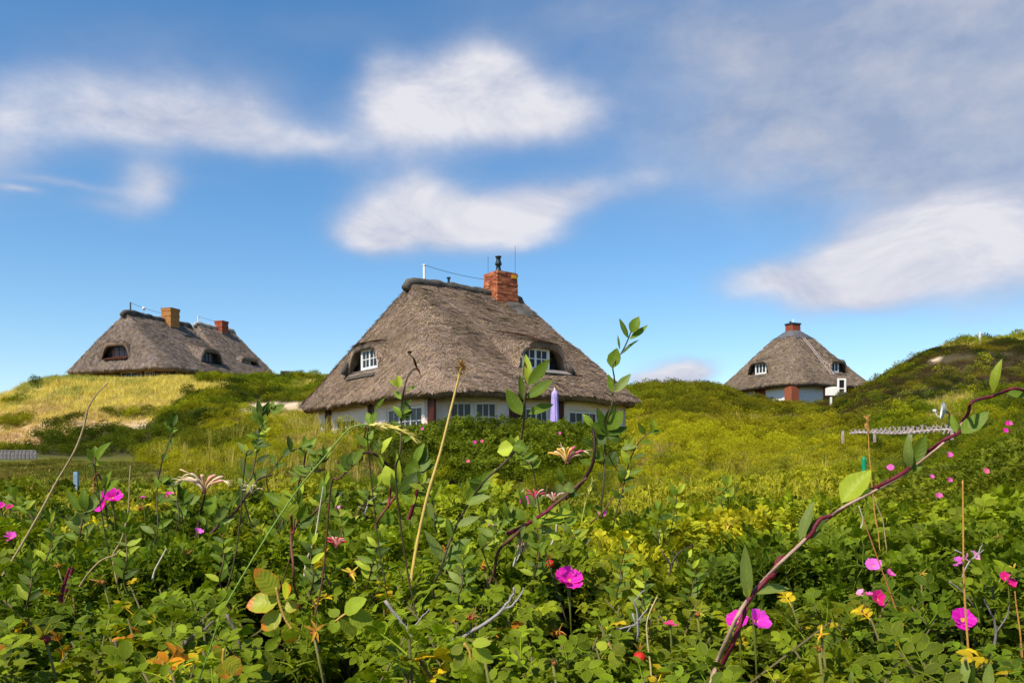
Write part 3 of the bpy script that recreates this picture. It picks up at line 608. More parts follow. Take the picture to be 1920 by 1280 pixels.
def dormer_fill(fr, par, d, z0, back, mat='dark_wood'):
    """boarded wall behind the opening in the thatch, following the eyebrow line"""
    mb = MB(); n = 14; vs = []; q = d['q']-back-.10
    for y in (0, -.08):
        for k in range(n+1):
            l = d['w']*(-1+2*k/n)*.99; zt = d['zt']-.06-d['h']*abs(l/d['w'])**d.get('p', 4)
            for z in (min(z0, zt-.05), zt): vs.append(fr.P(-(q+y), d['l']+l, z) if d['face'] == 3 else fr.P(d['l']+l, -(q+y), z))
    m = 2*(n+1); fs = []
    for k in range(n): a_ = 2*k; fs += [(a_, a_+2, a_+3, a_+1), (a_+m, a_+1+m, a_+3+m, a_+2+m), (a_+1, a_+3, a_+3+m, a_+1+m)]
    mb.add(vs, fs); return mb.obj('dormer_cheek', mat, par)
def sill_boards(fr, par, face, q, l, w, z0, zin, back, n, mat):
    R3 = Matrix((fr.a, fr.b, Vector((0, 0, 1)))).transposed(); me = None
    for i in range(n):
        t = (i+.5)/n; qq = q-back*t; z = z0+(zin-z0)*t; mb = MB(); ww = w*(1.06-.10*t)
        if me is None:
            sz = (back/n*1.15, ww, .035) if face == 3 else (ww, back/n*1.15, .035)
            mb.box((0, 0, 0), sz); me = mb.mesh('sill_board', mat)
        p = fr.P(-qq, l, z) if face == 3 else fr.P(l, -qq, z)
        ang = .22; Rt = Matrix.Rotation(-ang if face == 3 else ang, 3, 'Y' if face == 3 else 'X')
        link('sill_board', me, par, None, None, Matrix.Translation(p) @ (R3 @ Rt).to_4x4())

# ---- the large cottage in the middle
def main_house():
    H = thing('thatched_house', 'large thatched cottage in the middle with a rough brown roof and red brick chimney', 'house', (0, 0, 0))
    fr = Frame(MH_O, (.8, .6)); LA, LB, RA, ze, zr = MH_D; RU = .35
    dL = dict(face=3, q=4.44, l=.62, w=1.42, zt=5.25, h=1.05, al=14, p=5); dR = dict(face=0, q=5.06, l=.62, w=1.27, zt=5.08, h=.98, al=17, p=5, skew=-.12)
    ro, bvh = roof(fr, H, LA, LB, RA, (2.6, .9, .9, 1.0), ze, zr, .28, 11, [dL, dR], 'thatch', 34000, ru=RU)
    ridge_cap(fr, H, -RA-.42+RU, RA+.35+RU, zr-.02, .205)
    # dormer in the hip end: window set back in the thatch, slate coloured sloping boards below
    dormer_fill(fr, H, dL, 3.9, .30); sill_boards(fr, H, 3, 4.68, dL['l']-.05, 2.35, 3.80, 4.20, .42, 4, 'board')
    window(H, 'dormer_window', fr.P(-(dL['q']-.12), dL['l']-.30, 4.14), fr.b, -fr.a, 1.5, .92, 2, 2, 2, .085, .032)
    dormer_fill(fr, H, dR, 3.7, .42); sill_boards(fr, H, 0, 5.36, dR['l']+.05, 2.3, 3.84, 4.04, .5, 4, 'board_pale')
    window(H, 'dormer_window', fr.P(dR['l']-.27, -(dR['q']-.14), 3.96), fr.a, -fr.b, 1.40, .92, 2, 2, 2, .08, .032)
    # rolled thatch at the foot of each dormer opening
    for (p0, p1) in ((fr.P(-4.62, dL['l']+1.48, 4.05), fr.P(-4.5, dL['l']+1.34, 4.6)), (fr.P(dR['l']+1.42, -5.25, 3.85), fr.P(dR['l']+1.15, -5.1, 4.4))):
        mb = MB(); mid = (p0+p1)/2+Vector((0, 0, .0)); mb.tube([p0, mid, p1], [.14, .12, .05], 8); mb.obj('thatch_roll', 'ridge', H, True)
    # walls in bays, brown posts between, white window frames
    i = .62; zb, zt = -1.2, ze+.08; cu, cv = 2.2, 1.55
    A = fr.P(-(LA-i), LB-i-.3, 0); B = fr.P(-(LA-i), -(LB-i)+cv, 0); C = fr.P(-(LA-i)+cu, -(LB-i), 0); D = fr.P(LA-i, -(LB-i), 0)
    for v_ in (A, B, C, D): v_.z = 0
    E_ = fr.P(LA-i, LB-i-.3, 0); E_.z = 0
    nA, nB, nC = -fr.a, (-fr.a*cv-fr.b*cu).normalized()*1.0, -fr.b
    nB = Vector(((B-C).y, -(B-C).x, 0)).normalized(); nB = nB if nB.dot(-B) > 0 else -nB
    segs = [(A, B, nA, [(628, 664, 1.35, 2.2), (724, 790, 1.3, 2.42)]), (B, C, nB, [(841, 887, 1.4, 2.54), (889, 933, 1.4, 2.54)]), (C, D, nC, [(985, 1030, 1.3, 2.40), (1067, 1122, 1.4, 2.36)])]
    for (p, q, n, ops) in segs:
        oo = []
        for (x0, x1, z0, z1) in ops:
            l0, d = on_wall(p, q, x0); l1, _ = on_wall(p, q, x1); l0, l1 = sorted((l0, l1)); oo.append((l0, l1, z0, z1))
            c = p+d*(l0+l1)/2+Vector((0, 0, z0+CZ))-n*.05
            ns = 2 if (l1-l0) > 1.0 else 1; ns = 3 if (l1-l0) > 2.2 else ns
            window(H, 'window', c, d, n, l1-l0-.01, z1-z0-.01, ns, 2 if ns > 1 else 3, 2, .06, .028)
        wall(H, p, q, n, zb, zt, oo)
    wall(H, D, E_, fr.a, zb, zt, [], 'plaster_white'); wall(H, E_, A, fr.b, zb, zt, [])
    mb = MB(); 
    for (p, q, n, px, w) in ((A, B, nA, 617, .5), (A, B, nA, 697, .42), (A, B, nA, 811, .42), (C, D, nC, 1018+18, .16), (C, D, nC, 1050, .26), (C, D, nC, 963, .42), (C, D, nC, 978, .25)):
        l, d = on_wall(p, q, px); c = p+d*l+n*.03; pm = MB(); pm.box(Vector((c.x, c.y, (zb+zt)/2+CZ)), (w, .12, zt-zb), basis(d, n)); pm.obj('post', 'brown_wood', H)
    # window head boards, pinkish trim between the window groups
    for (p, q, n, x0, x1) in ((A, B, nA, 716, 796), (B, C, nB, 836, 937), (C, D, nC, 1060, 1130)):
        l0, d = on_wall(p, q, x0); l1, _ = on_wall(p, q, x1); c = p+d*(l0+l1)/2+n*.012; pm = MB(); pm.box(Vector((c.x, c.y, 2.63+CZ)), (abs(l1-l0), .04, .12), basis(d, n)); pm.obj('window_head', 'plaster_white', H)
    # chimney, flue, lightning rods, mast, wire
    cu_, cv_ = 2.16, -.05
    ch = chimney(fr, H, cu_, cv_, 1.12, 1.05, 6.6, zr+.93, zr-.55, .14, 'brick', True, .02)
    top = zr+.93; f = MB(); f.lathe([(.26, 0), (.24, .06), (.12, .22), (.10, .42), (.15, .44), (.16, .5), (.11, .62), (.10, .78), (.14, .79), (.15, .84), (.02, .86)], fr.P(cu_-.05, cv_+.1, top), 14)
    f.obj('flue', 'zinc', ch, True)
    for (uu, vv, h0, h) in ((-.38, .45, 0, .85), (.42, -.55, -.5, 1.75)):
        f = MB(); p = fr.P(cu_+uu, cv_+vv, top+h0); f.tube([p, p+Vector((.0, 0, h))], .010, 5); f.obj('lightning_rod', 'wire', ch)
    f = MB(); f.box(fr.P(cu_+.36, cv_-.55, top-.16), (.26, .05, .16), basis(fr.a, -fr.b)); f.obj('plate', 'orange_patch', ch)
    f = MB(); f.box(fr.P(cu_, cv_, top+.015), (1.06, .98, .05), Matrix((fr.a, fr.b, Vector((0,0,1)))).transposed()); f.obj('capping', 'mortar', ch)
    m0 = fr.P(-RA+.9, 0, zr+.2); f = MB(); f.tube([m0, m0+Vector((0, 0, .56))], .065, 8); f.tube([m0+Vector((0, 0, .565)), m0+Vector((0, 0, .62))], .085, 8); f.obj('mast', 'white_plastic', H)
    w0, w1 = m0+Vector((0, 0, .6)), fr.P(cu_-.56, cv_, zr+.6); f = MB(); f.tube([w0.lerp(w1, t)+Vector((0, 0, -.35*t*(1-t))) for t in np.linspace(0, 1, 14)], .011, 5); f.obj('wire', 'wire', H)
    vp = fr.P(-RA+2.1, -.05, zr+.2); f = MB(); f.lathe([(.05, 0), (.05, .15), (.09, .16), (.09, .22), (.02, .24)], vp, 10); f.obj('vent_pipe', 'zinc', H)
    pts = []
    for t in np.linspace(0, 1, 26):
        p = fr.P(-RA+.9+(.2+RA-.9)*t+.0, -.25-4.3*t, 0); h = drop(bvh, p.x, p.y)
        if h: pts.append(h+Vector((0, -.01, .03)))
    f = MB(); f.tube(pts, .010, 5); f.obj('conductor_wire', 'board_pale', H)
    # turf apron below the chimney
    vs, fs = [], []
    for a_ in range(9):
        for b_ in range(7):
            p = fr.P(cu_-.15+1.05*a_/8+.25*b_/6, cv_-.56-.85*b_/6, 0); h = drop(bvh, p.x, p.y); vs.append(h+Vector((0, 0, .05+.12*math.sin(PI*a_/8)**.5*(1 if b_ else .6)-(0 if b_ < 6 else .02))))
    for a_ in range(8):
        for b_ in range(6): fs.append((a_*7+b_, a_*7+b_+1, (a_+1)*7+b_+1, (a_+1)*7+b_))
    nn = len(vs); low = [v-Vector((0, 0, .16)) for v in vs]; f = MB(); ring = [a_*7 for a_ in range(9)]+[8*7+b_ for b_ in range(1, 7)]+[a_*7+6 for a_ in range(7, -1, -1)]+[b_ for b_ in range(5, 0, -1)]
    fs += [(ring[i_], ring[(i_+1) % len(ring)], ring[(i_+1) % len(ring)]+nn, ring[i_]+nn) for i_ in range(len(ring))]
    f.add(vs+low, fs); f.obj('turf_apron', 'ridge', H, True)
    return fr
MH_O = (-2.28, 37.75); MH_D = (5.05, 6.45, 2.75, 2.88, 7.98)

def side_house(label, name, O, a, LA, LB, RA, rc, ze, zr, dorm, mat, ground_z, walls, seed, th=.32, clip=None, cap=True, rad=.22, straw=0, tint=(.25,.195,.16)):
    H = thing(name, label, 'house'); fr = Frame(O, a)
    ro, bvh = roof(fr, H, LA, LB, RA, rc, ze, zr, th, 5.5, dorm, mat, straw, seed, strawtint=tint, clip=clip)
    if cap: ridge_cap(fr, H, -RA-.35, RA+.35, zr+.02, rad, seed)
    return H, fr, bvh
def left_house():
    dL = dict(face=3, q=4.34, l=-.05, w=1.3, zt=9.28, h=1.0, al=10, p=6); dR = dict(face=0, q=3.96, l=1.35, w=1.2, zt=9.3, h=1.0, al=14, p=6)
    H, fr, bvh = side_house('brown thatched house on the yellow dune at the left with two brick chimneys', 'thatched_house', (-27.35, 66.1), (.357, .934), 4.55, 4.95, 3.3, (1.4, .8, .8, .9), 7.33, 11.62, [dL, dR], 'thatch_far', 5.4, None, 21, straw=5000)
    for d in (dL, dR): dormer_fill(fr, H, d, 7.6, .35, 'dark_wood')
    window(H, 'dormer_window', fr.P(-(dL['q']-.22), dL['l']-.35, 8.18), fr.b, -fr.a, 1.6, .9, 3, 1, 2, .06, .03, 'brown_wood')
    window(H, 'dormer_window', fr.P(dR['l']-.3, -(dR['q']-.22), 8.24), fr.a, -fr.b, 1.3, .9, 3, 1, 2, .06, .03, 'brown_wood')
    f = MB(); R3 = Matrix((fr.a, fr.b, Vector((0, 0, 1)))).transposed(); f.box(fr.P(-(dL['q']-.02), dL['l']-.1, 8.08), (.4, 2.2, .07), R3 @ Matrix.Rotation(-.35, 3, 'Y')); f.obj('sill_board', 'brown_wood', H)
    f = MB(); f.box(fr.P(dR['l'], -(dR['q']-.05), 8.1), (2.3, .4, .07), R3 @ Matrix.Rotation(.35, 3, 'X')); f.obj('sill_board', 'dark_wood', H)
    i = .55; q = [fr.P(-4.55+i, 4.95-i, 0), fr.P(-4.55+i, -4.95+i, 0), fr.P(4.55-i, -4.95+i, 0)]
    for v in q: v.z = 0
    for (p0, p1, n, ops) in ((q[0], q[1], -fr.a, [(225, 265), (232+38, 290)]), (q[1], q[2], -fr.b, [(330, 345)])):
        oo = []
        for x0, x1 in ops:
            l0, d = on_wall(p0, p1, x0); l1, _ = on_wall(p0, p1, x1); l0, l1 = sorted((l0, l1)); oo.append((l0, l1, 6.25, 7.1)); c = p0+d*(l0+l1)/2+Vector((0, 0, 6.25+CZ))-n*.04
            window(H, 'window', c, d, n, l1-l0-.01, .84, 2, 2, 1, .06, .03, 'board_pale')
        wall(H, p0, p1, n, 4.6, 7.36, oo, 'brown_wood')
    ch = chimney(fr, H, .95, -.25, .98, .92, 10.4, 12.52, 11.1, .0, 'brick_ochre', False, .035)
    f = MB(); f.box(fr.P(.95, -.25, 12.56), (1.05, 1.0, .07), R3); f.obj('capping', 'mortar', ch)
    p = fr.P(-2.85, 0, 11.8); f = MB(); f.tube([p, p+Vector((0, 0, .62))], .06, 6); f.obj('mast', 'wire', H)
    a0, a1 = p+Vector((0, 0, .6)), fr.P(.4, -.2, 12.1); f = MB(); f.tube([a0.lerp(a1, t)-Vector((0, 0, .3*t*(1-t))) for t in np.linspace(0, 1, 8)], .012, 4); f.obj('wire', 'wire', H)
    p = fr.P(-1.55, 0, 11.85); f = MB(); f.tube([p, p+Vector((0, 0, .25))], .025, 5); f.lathe([(.01, 0), (.09, .05), (.13, .14), (.10, .26), (.02, .3)], p+Vector((0, 0, .18)), 10); f.obj('ridge_dish', 'white_plastic', H, True)  # small dish on a short rod at the ridge, modelled rounded; not a lamp
    # apron below the chimney
    vs, fs = [], []
    for a_ in range(6):
        for b_ in range(5):
            pp = fr.P(.75+.95*a_/5+.1*b_, -.8-.6*b_/4, 0); h = drop(bvh, pp.x, pp.y); vs.append(h+Vector((0, 0, .10+.05*math.sin(PI*a_/5))))
    fs = [(a_*5+b_, a_*5+b_+1, (a_+1)*5+b_+1, (a_+1)*5+b_) for a_ in range(5) for b_ in range(4)]
    f = MB(); f.add(vs+[v-Vector((0,0,.14)) for v in vs], fs+[(b_, b_+30, b_+31, b_+1) for b_ in range(4)]+[(a_*5+4, a_*5+34, a_*5+39, a_*5+9) for a_ in range(5)]); f.obj('turf_apron', 'ridge', H)
    # the wing behind, same house
    fr2 = Frame((-25.6, 73.6), (.357, .934)); d2 = dict(face=0, q=3.3, l=.45, w=1.35, zt=9.55, h=.95, al=14, p=6)
    ro2, bvh2 = roof(fr2, H, 3.7, 4.6, 2.3, (1.1, .8, .8, .9), 7.75, 12.25, .32, 5.5, [d2], 'thatch_far', 2500, 33, strawtint=(.27,.21,.17))
    ridge_cap(fr2, H, -2.6, 2.6, 12.25, .18, 3, 'board_pale')
    dormer_fill(fr2, H, d2, 8.1, .3, 'brown_wood'); window(H, 'dormer_window', fr2.P(-.05, -3.05, 8.3), fr2.a, -fr2.b, 1.75, 1.0, 3, 1, 1, .07, .04, 'paint')
    p0, p1 = fr2.P(-3.15, -4.05, 0), fr2.P(3.15, -4.05, 0); p0.z = p1.z = 0; l0, d = on_wall(p0, p1, 453); l1, _ = on_wall(p0, p1, 471); l0, l1 = sorted((l0, l1))
    wall(H, p0, p1, -fr2.b, 4.6, 7.6, [(l0, l1, 6.0, 7.3)], 'brown_wood'); window(H, 'window', p0+d*(l0+l1)/2+Vector((0, 0, 6+CZ))+fr2.b*.04, d, -fr2.b, l1-l0-.01, 1.29, 2, 1, 1, .08, .03)
    q0 = fr2.P(-3.15, 4.05, 0); q0.z = 0; wall(H, q0, p0, -fr2.a, 4.6, 7.6, [], 'brown_wood'); q1 = fr2.P(3.15, 4.05, 0); q1.z = 0; wall(H, p1, q1, fr2.a, 4.6, 7.6, [], 'brown_wood')
    chimney(fr2, H, .5, -.25, .82, .8, 11.2, 12.85, 11.8, .0, 'brick_red', False, .03)
    p = fr2.P(-2.1, 0, 12.35); f = MB(); f.tube([p, p+Vector((0, 0, .55))], .05, 6); f.obj('mast', 'white_plastic', H)
    a0, a1 = p+Vector((0, 0, .5)), fr2.P(.1, -.2, 12.7); f = MB(); f.tube([a0.lerp(a1, t) for t in (0, .5, 1)], .012, 4); f.obj('wire', 'wire', H)
def right_house():
    dL = dict(face=3, q=3.95, l=.05, w=1.32, zt=9.42, h=1.0, al=12, p=6); dR = dict(face=0, q=3.95, l=1.35, w=1.0, zt=9.3, h=.9, al=12, p=6)
    H, fr, bvh = side_house('small white thatched house on the right with a pyramid roof and stub chimney', 'thatched_house', RH_O, (.9, .43), RH_D[0], RH_D[1], .3, (1.7, .9, .9, .9), 7.08, 12.85, [dL, dR], 'thatch_brown', 5.4, None, 57, clip=11.5, cap=False, straw=5000, tint=(.25,.185,.13))
    R3 = Matrix((fr.a, fr.b, Vector((0, 0, 1)))).transposed()
    # the heather collar at the top
    vs = []; 
    for (s, z) in ((1.30, 11.40), (1.27, 11.56), (.60, 12.12), (.45, 12.2)):
        for k in range(16):
            t = 2*PI*k/16; sq = (math.cos(t)**4+math.sin(t)**4)**-.25; vs.append(fr.P(s*math.cos(t)*1.12*sq, s*math.sin(t)*sq, z))
    f = MB(); f.add(vs, [(i*16+k, i*16+(k+1) % 16, (i+1)*16+(k+1) % 16, (i+1)*16+k) for i in range(3) for k in range(16)]); f.obj('ridge_cap', 'lead', H, True)
    ch = chimney(fr, H, 0, 0, .92, .88, 11.2, 12.72, 11.9, .05, 'brick_red', False)
    f = MB(); f.box(fr.P(0, 0, 12.79), (1.02, .98, .13), R3); f.obj('capping', 'zinc', ch)
    p = fr.P(-.2, .1, 12.85); f = MB(); f.lathe([(.08, 0), (.08, .14), (.12, .16), (.1, .2)], p, 8); f.obj('flue', 'zinc', ch)
    p = fr.P(.05, 0, 12.85); f = MB(); f.tube([p, p+Vector((0, 0, .42))], .05, 6); f.obj('mast', 'white_plastic', ch)
    for d in (dL, dR): dormer_fill(fr, H, d, 7.9, .3)
    window(H, 'dormer_window', fr.P(-(dL['q']-.2), dL['l']-.15, 8.22), fr.b, -fr.a, 1.35, .98, 3, 1, 1, .08, .03)
    window(H, 'dormer_window', fr.P(dR['l']-.25, -(dR['q']-.2), 8.25), fr.a, -fr.b, .9, .85, 2, 1, 1, .08, .03)
    for fc, d, w_, zz in ((3, dL, 1.9, 8.02), (0, dR, 1.4, 8.05)):
        f = MB(); f.box(fr.P(-(d['q']), d['l']-.1, zz) if fc == 3 else fr.P(d['l'], -d['q'], zz), (.45, w_, .06) if fc == 3 else (w_, .45, .06), R3); f.obj('sill_board', 'lead', H)
    i = .78; LA, LB = RH_D; cc = 1.2; q = [fr.P(-LA+i, LB-i, 0), fr.P(-LA+i, -LB+i, 0), fr.P(LA-i, -LB+i, 0), fr.P(LA-i, LB-i, 0)]
    for v in q: v.z = 0
    for (p0, p1, n, posts) in ((q[0], q[1], -fr.a, (1426,)), (q[1], q[2], -fr.b, (1554, 1598))):
        wall(H, p0, p1, n, 4.6, 7.05, [], 'plaster_white')
        for px in posts:
            l, d = on_wall(p0, p1, px); c = p0+d*l+n*.03; pm = MB(); pm.box(Vector((c.x, c.y, 5.82+CZ)), (1.25, .12, 2.44), basis(d, n)); pm.obj('brick_pier', 'brick_dark', H)
    pm = MB(); c = q[1]+(-fr.a-fr.b).normalized()*.02; pm.box(Vector((c.x, c.y, 5.66+CZ)), (.8, .8, 2.2), R3); pm.obj('brick_pier', 'brick_dark', H)
    # ladder lying on the thatch
    T = thing('roof_ladder', 'pale wooden ladder lying on the thatch of the small right house', 'ladder')
    rails = []
    for off in (-.16, .16):
        pts = []
        for t in np.linspace(0, 1, 14):
            px = 1494+(1545-1494)*t; lat = -.02+off; u = .0+.35*t+off*.8; v = -1.2-3.0*t; p = fr.P(u, v, 0); h = drop(bvh, p.x, p.y)
            if h: pts.append(h+Vector((0, -.05, .07)))
        f = MB(); f.tube(pts, .035, 6); f.obj('rail', 'pink_wood', T); rails.append(pts)
    rm = None
    for k in range(0, 14, 1):
        if k < min(len(rails[0]), len(rails[1])): f = MB(); f.tube([rails[0][k], rails[1][k]], .018, 5); f.obj('rung', 'pink_wood', T)
RH_O = (24.75, 75.2); RH_D = (4.85, 4.9)
MHF = main_house(); left_house(); right_house()
# ------------------------------------------------------------------ plants: small prototypes
def leaf_card(mb, c, d, n, L_, w, val, fold=.25):
    """small folded leaf: four corners, two triangles either side of the midrib"""
    c, d, n = Vector(c), Vector(d).normalized(), Vector(n); s = d.cross(n)
    if s.length < 1e-4: s = d.orthogonal()
    s.normalize(); n = s.cross(d)
    m = c+d*L_*.5; mb.add([c, m+s*w*.5+n*w*fold, c+d*L_-n*L_*.12, m-s*w*.5+n*w*fold], [(0, 1, 2), (0, 2, 3)], val)
def rnd_dir(up=.0):
    v = Vector((random.gauss(0, 1), random.gauss(0, 1), random.gauss(0, 1))).normalized(); v.z += up; return v.normalized()
def clump_proto(nleaf, L_, rad, hgt, up=.5, w=.62, stems=0):
    mb = MB()
    for i in range(nleaf):
        th = random.uniform(0, 2*PI); rr = math.sqrt(random.random()); ph = random.random()**.6
        p = Vector((rr*rad*math.cos(th), rr*rad*math.sin(th), hgt*ph*math.sqrt(max(.0, 1-rr*rr*.8))))
        out = Vector((math.cos(th)*rr, math.sin(th)*rr, .3)); d = (out*.7+rnd_dir(.1)).normalized(); n = (Vector((0, 0, 1))*up+rnd_dir()*.7)
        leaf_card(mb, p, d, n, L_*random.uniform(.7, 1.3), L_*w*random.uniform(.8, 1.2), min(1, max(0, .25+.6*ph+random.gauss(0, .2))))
    return mb.mesh('shrub_clump', 'leaf_far', False)
def grass_proto(n, h, spread, lean, w, seed_heads=False):
    mb = MB()
    for i in range(n):
        a = random.uniform(0, 2*PI); r0 = random.uniform(0, spread); p = Vector((r0*math.cos(a), r0*math.sin(a), 0)); b = random.uniform(0, 2*PI)
        hh = h*random.uniform(.5, 1.15); ln = lean*random.uniform(.3, 1.4)*hh; dx, dy = math.cos(b), math.sin(b); pts = []
        for t in (0, .4, .75, 1): pts.append(p+Vector((dx*ln*t*t, dy*ln*t*t, hh*(t-.18*t*t*lean*2))))
        s = Vector((-dy, dx, 0)); ww = (w, w*.9, w*.6, w*.12); v = random.random()
        mb.add([q for k, c in enumerate(pts) for q in (c-s*ww[k]/2, c+s*ww[k]/2)], [(0, 1, 3, 2), (2, 3, 5, 4), (4, 5, 7, 6)], v)
        if seed_heads and random.random() < .45:
            tp = pts[-1]; d = (pts[-1]-pts[-2]).normalized()
            for q in range(5): leaf_card(mb, tp-d*.012*q, d+rnd_dir()*.25, rnd_dir(), .03, .009, .95)
    return mb.mesh('grass_tuft', 'blade')
def leaflet(mb, uvs, base, d, n, L_, w, val, curl=.15, fold=.22, serr=0):
    """one leaflet as a small curved sheet, three vertices across the midrib"""
    d = d.normalized(); s = d.cross(n).normalized(); n = s.cross(d).normalized(); K = 9; o = len(mb.v); vs = []; wp = (.12, .56, .82, .96, 1.02, 1.0, .92, .76, .50, .06)
    for k in range(K+1):
        t = k/K; c = base+d*L_*t-n*L_*curl*t*t; hw = w/2*wp[k]
        j = 1+serr*(.09 if k % 2 else -.07)
        vs += [c-s*hw*j+n*hw*fold*(1+.3*math.sin(k*2)), c, c+s*hw*j+n*hw*fold*(1+.3*math.cos(k*2))]; uvs += [(.5-.5, t), (.5, t), (1, t)]
    fs = []
    for k in range(K): fs += [(3*k, 3*k+1, 3*k+4, 3*k+3), (3*k+1, 3*k+2, 3*k+5, 3*k+4)]
    mb.add(vs, fs, val)
def compound_leaf(mb, uvs, base, d, n, size, pairs=3, droop=.3, val0=None):
    d = d.normalized(); s = d.cross(n).normalized(); n = s.cross(d).normalized(); Lr = size; pts = []
    for k in range(6): t = k/5; pts.append(base+d*Lr*t-n*Lr*droop*t*t)
    mb_st = len(mb.v); mb.tube(pts, [.0016-.0009*k/5 for k in range(6)], 4, .9, False); uvs += [(.5, .5)]*(len(mb.v)-mb_st)
    for k in range(pairs):
        t = .32+.55*k/max(1, pairs-1) if pairs > 1 else .6; i = min(4, int(t*5)); c = pts[i].lerp(pts[i+1], t*5-i); td = (pts[i+1]-pts[i]).normalized(); nn = s.cross(td)
        for sg in (-1, 1):
            a = random.uniform(.75, 1.1); dd = td*math.cos(a)+s*sg*math.sin(a)+nn*random.uniform(-.25, .5); L_ = size*random.uniform(.40, .50)*(.85+.25*t)
            leaflet(mb, uvs, c+dd*.002, dd, nn+s*-sg*random.uniform(-.25, .75)+td*random.uniform(-.3, .3), L_, L_*random.uniform(.58, .70), (val0 if val0 is not None else .5)+random.gauss(0, .2), random.uniform(.05, .35), random.uniform(.16, .55), 1)
    td = (pts[5]-pts[4]).normalized(); leaflet(mb, uvs, pts[5], td+n*random.uniform(-.2, .2), s.cross(td), size*.5, size*.32, (val0 or .5)+random.gauss(0, .12), .25, .2, 1)
def shoot_proto(nl, size, stem=.16, name='rose_shoot'):
    mb = MB(); uvs = []; 
    mb.tube([(0, 0, -stem), (.005, .003, -stem*.4), (0, 0, 0)], [.003, .0026, .002], 4, .1); uvs += [(.5, .5)]*len(mb.v)
    for i in range(nl):
        a = i*2.4+random.uniform(-.3, .3); ph = i/nl; el = .25+1.0*ph; z = -stem*.55*(1-ph); d = Vector((math.cos(a)*math.cos(el), math.sin(a)*math.cos(el), math.sin(el)))
        n = Vector((-math.cos(a)*math.sin(el), -math.sin(a)*math.sin(el), math.cos(el)))
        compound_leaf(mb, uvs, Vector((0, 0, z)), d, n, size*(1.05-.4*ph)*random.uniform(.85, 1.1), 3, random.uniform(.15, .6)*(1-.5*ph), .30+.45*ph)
    mb.uv = uvs; return mb.mesh(name, 'rose_leaf', True)
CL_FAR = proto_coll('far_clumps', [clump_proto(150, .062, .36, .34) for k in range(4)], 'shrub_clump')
CL_HEATH = proto_coll('heath_clumps', [clump_proto(150, .045, .34, .22, .3, .45) for k in range(3)], 'heath_clump')
CL_GRASS = proto_coll('dune_tufts', [grass_proto(34, .42, .22, .5, .014) for k in range(3)], 'grass_tuft')
CL_SEED = proto_coll('seed_tufts', [grass_proto(16, .5, .10, .35, .010, True) for k in range(3)], 'seed_tuft')
CL_LAWN = proto_coll('lawn_tufts', [grass_proto(40, .11, .16, .8, .010) for k in range(3)], 'lawn_tuft')
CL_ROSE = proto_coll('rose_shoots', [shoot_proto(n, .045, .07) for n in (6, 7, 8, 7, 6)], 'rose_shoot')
# ------------------------------------------------------------------ scatter
def polar(n, r0, r1, half=.72, pw=0.):
    """points over the wedge in front of the camera and a little to the sides; pw 0: even in log distance, 1: even in area"""
    th = rng.uniform(-half, half, n); u = rng.random(n)
    r = np.exp(np.log(r0)+u*np.log(r1/r0)) if pw == 0 else ((r0**(2*pw)*(1-u)+r1**(2*pw)*u)**(1/(2*pw)))
    x, y = r*np.sin(th), r*np.cos(th); return x, y, ground(x, y), r
DARK, MIDG, YELG, OLIV, STRAWC, BROWN = map(np.array, ((.042,.062,.003), (.15,.185,.005), (.50,.45,.012), (.26,.21,.010), (.72,.60,.13), (.085,.052,.022)))
def mix(a, b, t): t = np.clip(t, 0, 1)[:, None]; return a*(1-t)+b*t
def shrub_tint(x, y, px, py, kind):
    n1 = fbm(x, y, .35); n2 = fbm(x+31, y+7, 1.1); n = len(x); T = mix(np.tile(MIDG, (n, 1)), np.tile(DARK, (n, 1)), (n1-.5)*5+.3)
    yg = np.clip((n2-.45)*5, 0, 1)
    # the pale yellow-green slope right of the cottage and the mound left of it
    slope = inpoly(px, py, [(1180, 790), (1560, 795), (1640, 880), (1600, 960), (1400, 1000), (1150, 960), (1150, 860)]); mound = inpoly(px, py, [(240, 850), (420, 790), (640, 780), (690, 800), (680, 880), (620, 940), (300, 940)])
    T = mix(T, np.tile(YELG, (n, 1)), np.where(slope, .55+.5*(n2-.3), np.where(mound, .45+.6*(n2-.4), yg*.4)))
    T = mix(T, np.tile(np.array([.13, .175, .006]), (n, 1)), np.where(kind == 5, .6+(n2-.5)*1.5, 0))
    band = inpoly(px, py, [(60, 812), (330, 800), (480, 830), (420, 862), (200, 866), (40, 850)]); T = mix(T, np.tile(np.array([.06, .085, .004]), (n, 1)), np.where(band, .7, 0))
    hill = inpoly(px, py, [(1195, 700), (1600, 700), (1640, 720), (1620, 850), (1200, 790)]); T = mix(T, np.tile(OLIV*.75, (n, 1)), np.where(hill & (y > 30), .25+n2*.4, 0))
    rh = inpoly(px, py, [(1640, 960), (1750, 830), (1830, 760), (2100, 700), (2200, 1050), (1640, 1010)]) & (y < 25); T = mix(T, np.tile(MIDG*.8, (n, 1)), np.where(rh, .6, 0))
    return T*rng.uniform(.75, 1.3, (n, 1))
def yaw(n, tilt=.25): return np.stack([rng.normal(0, tilt, n), rng.normal(0, tilt, n), rng.uniform(0, 2*PI, n)], 1)
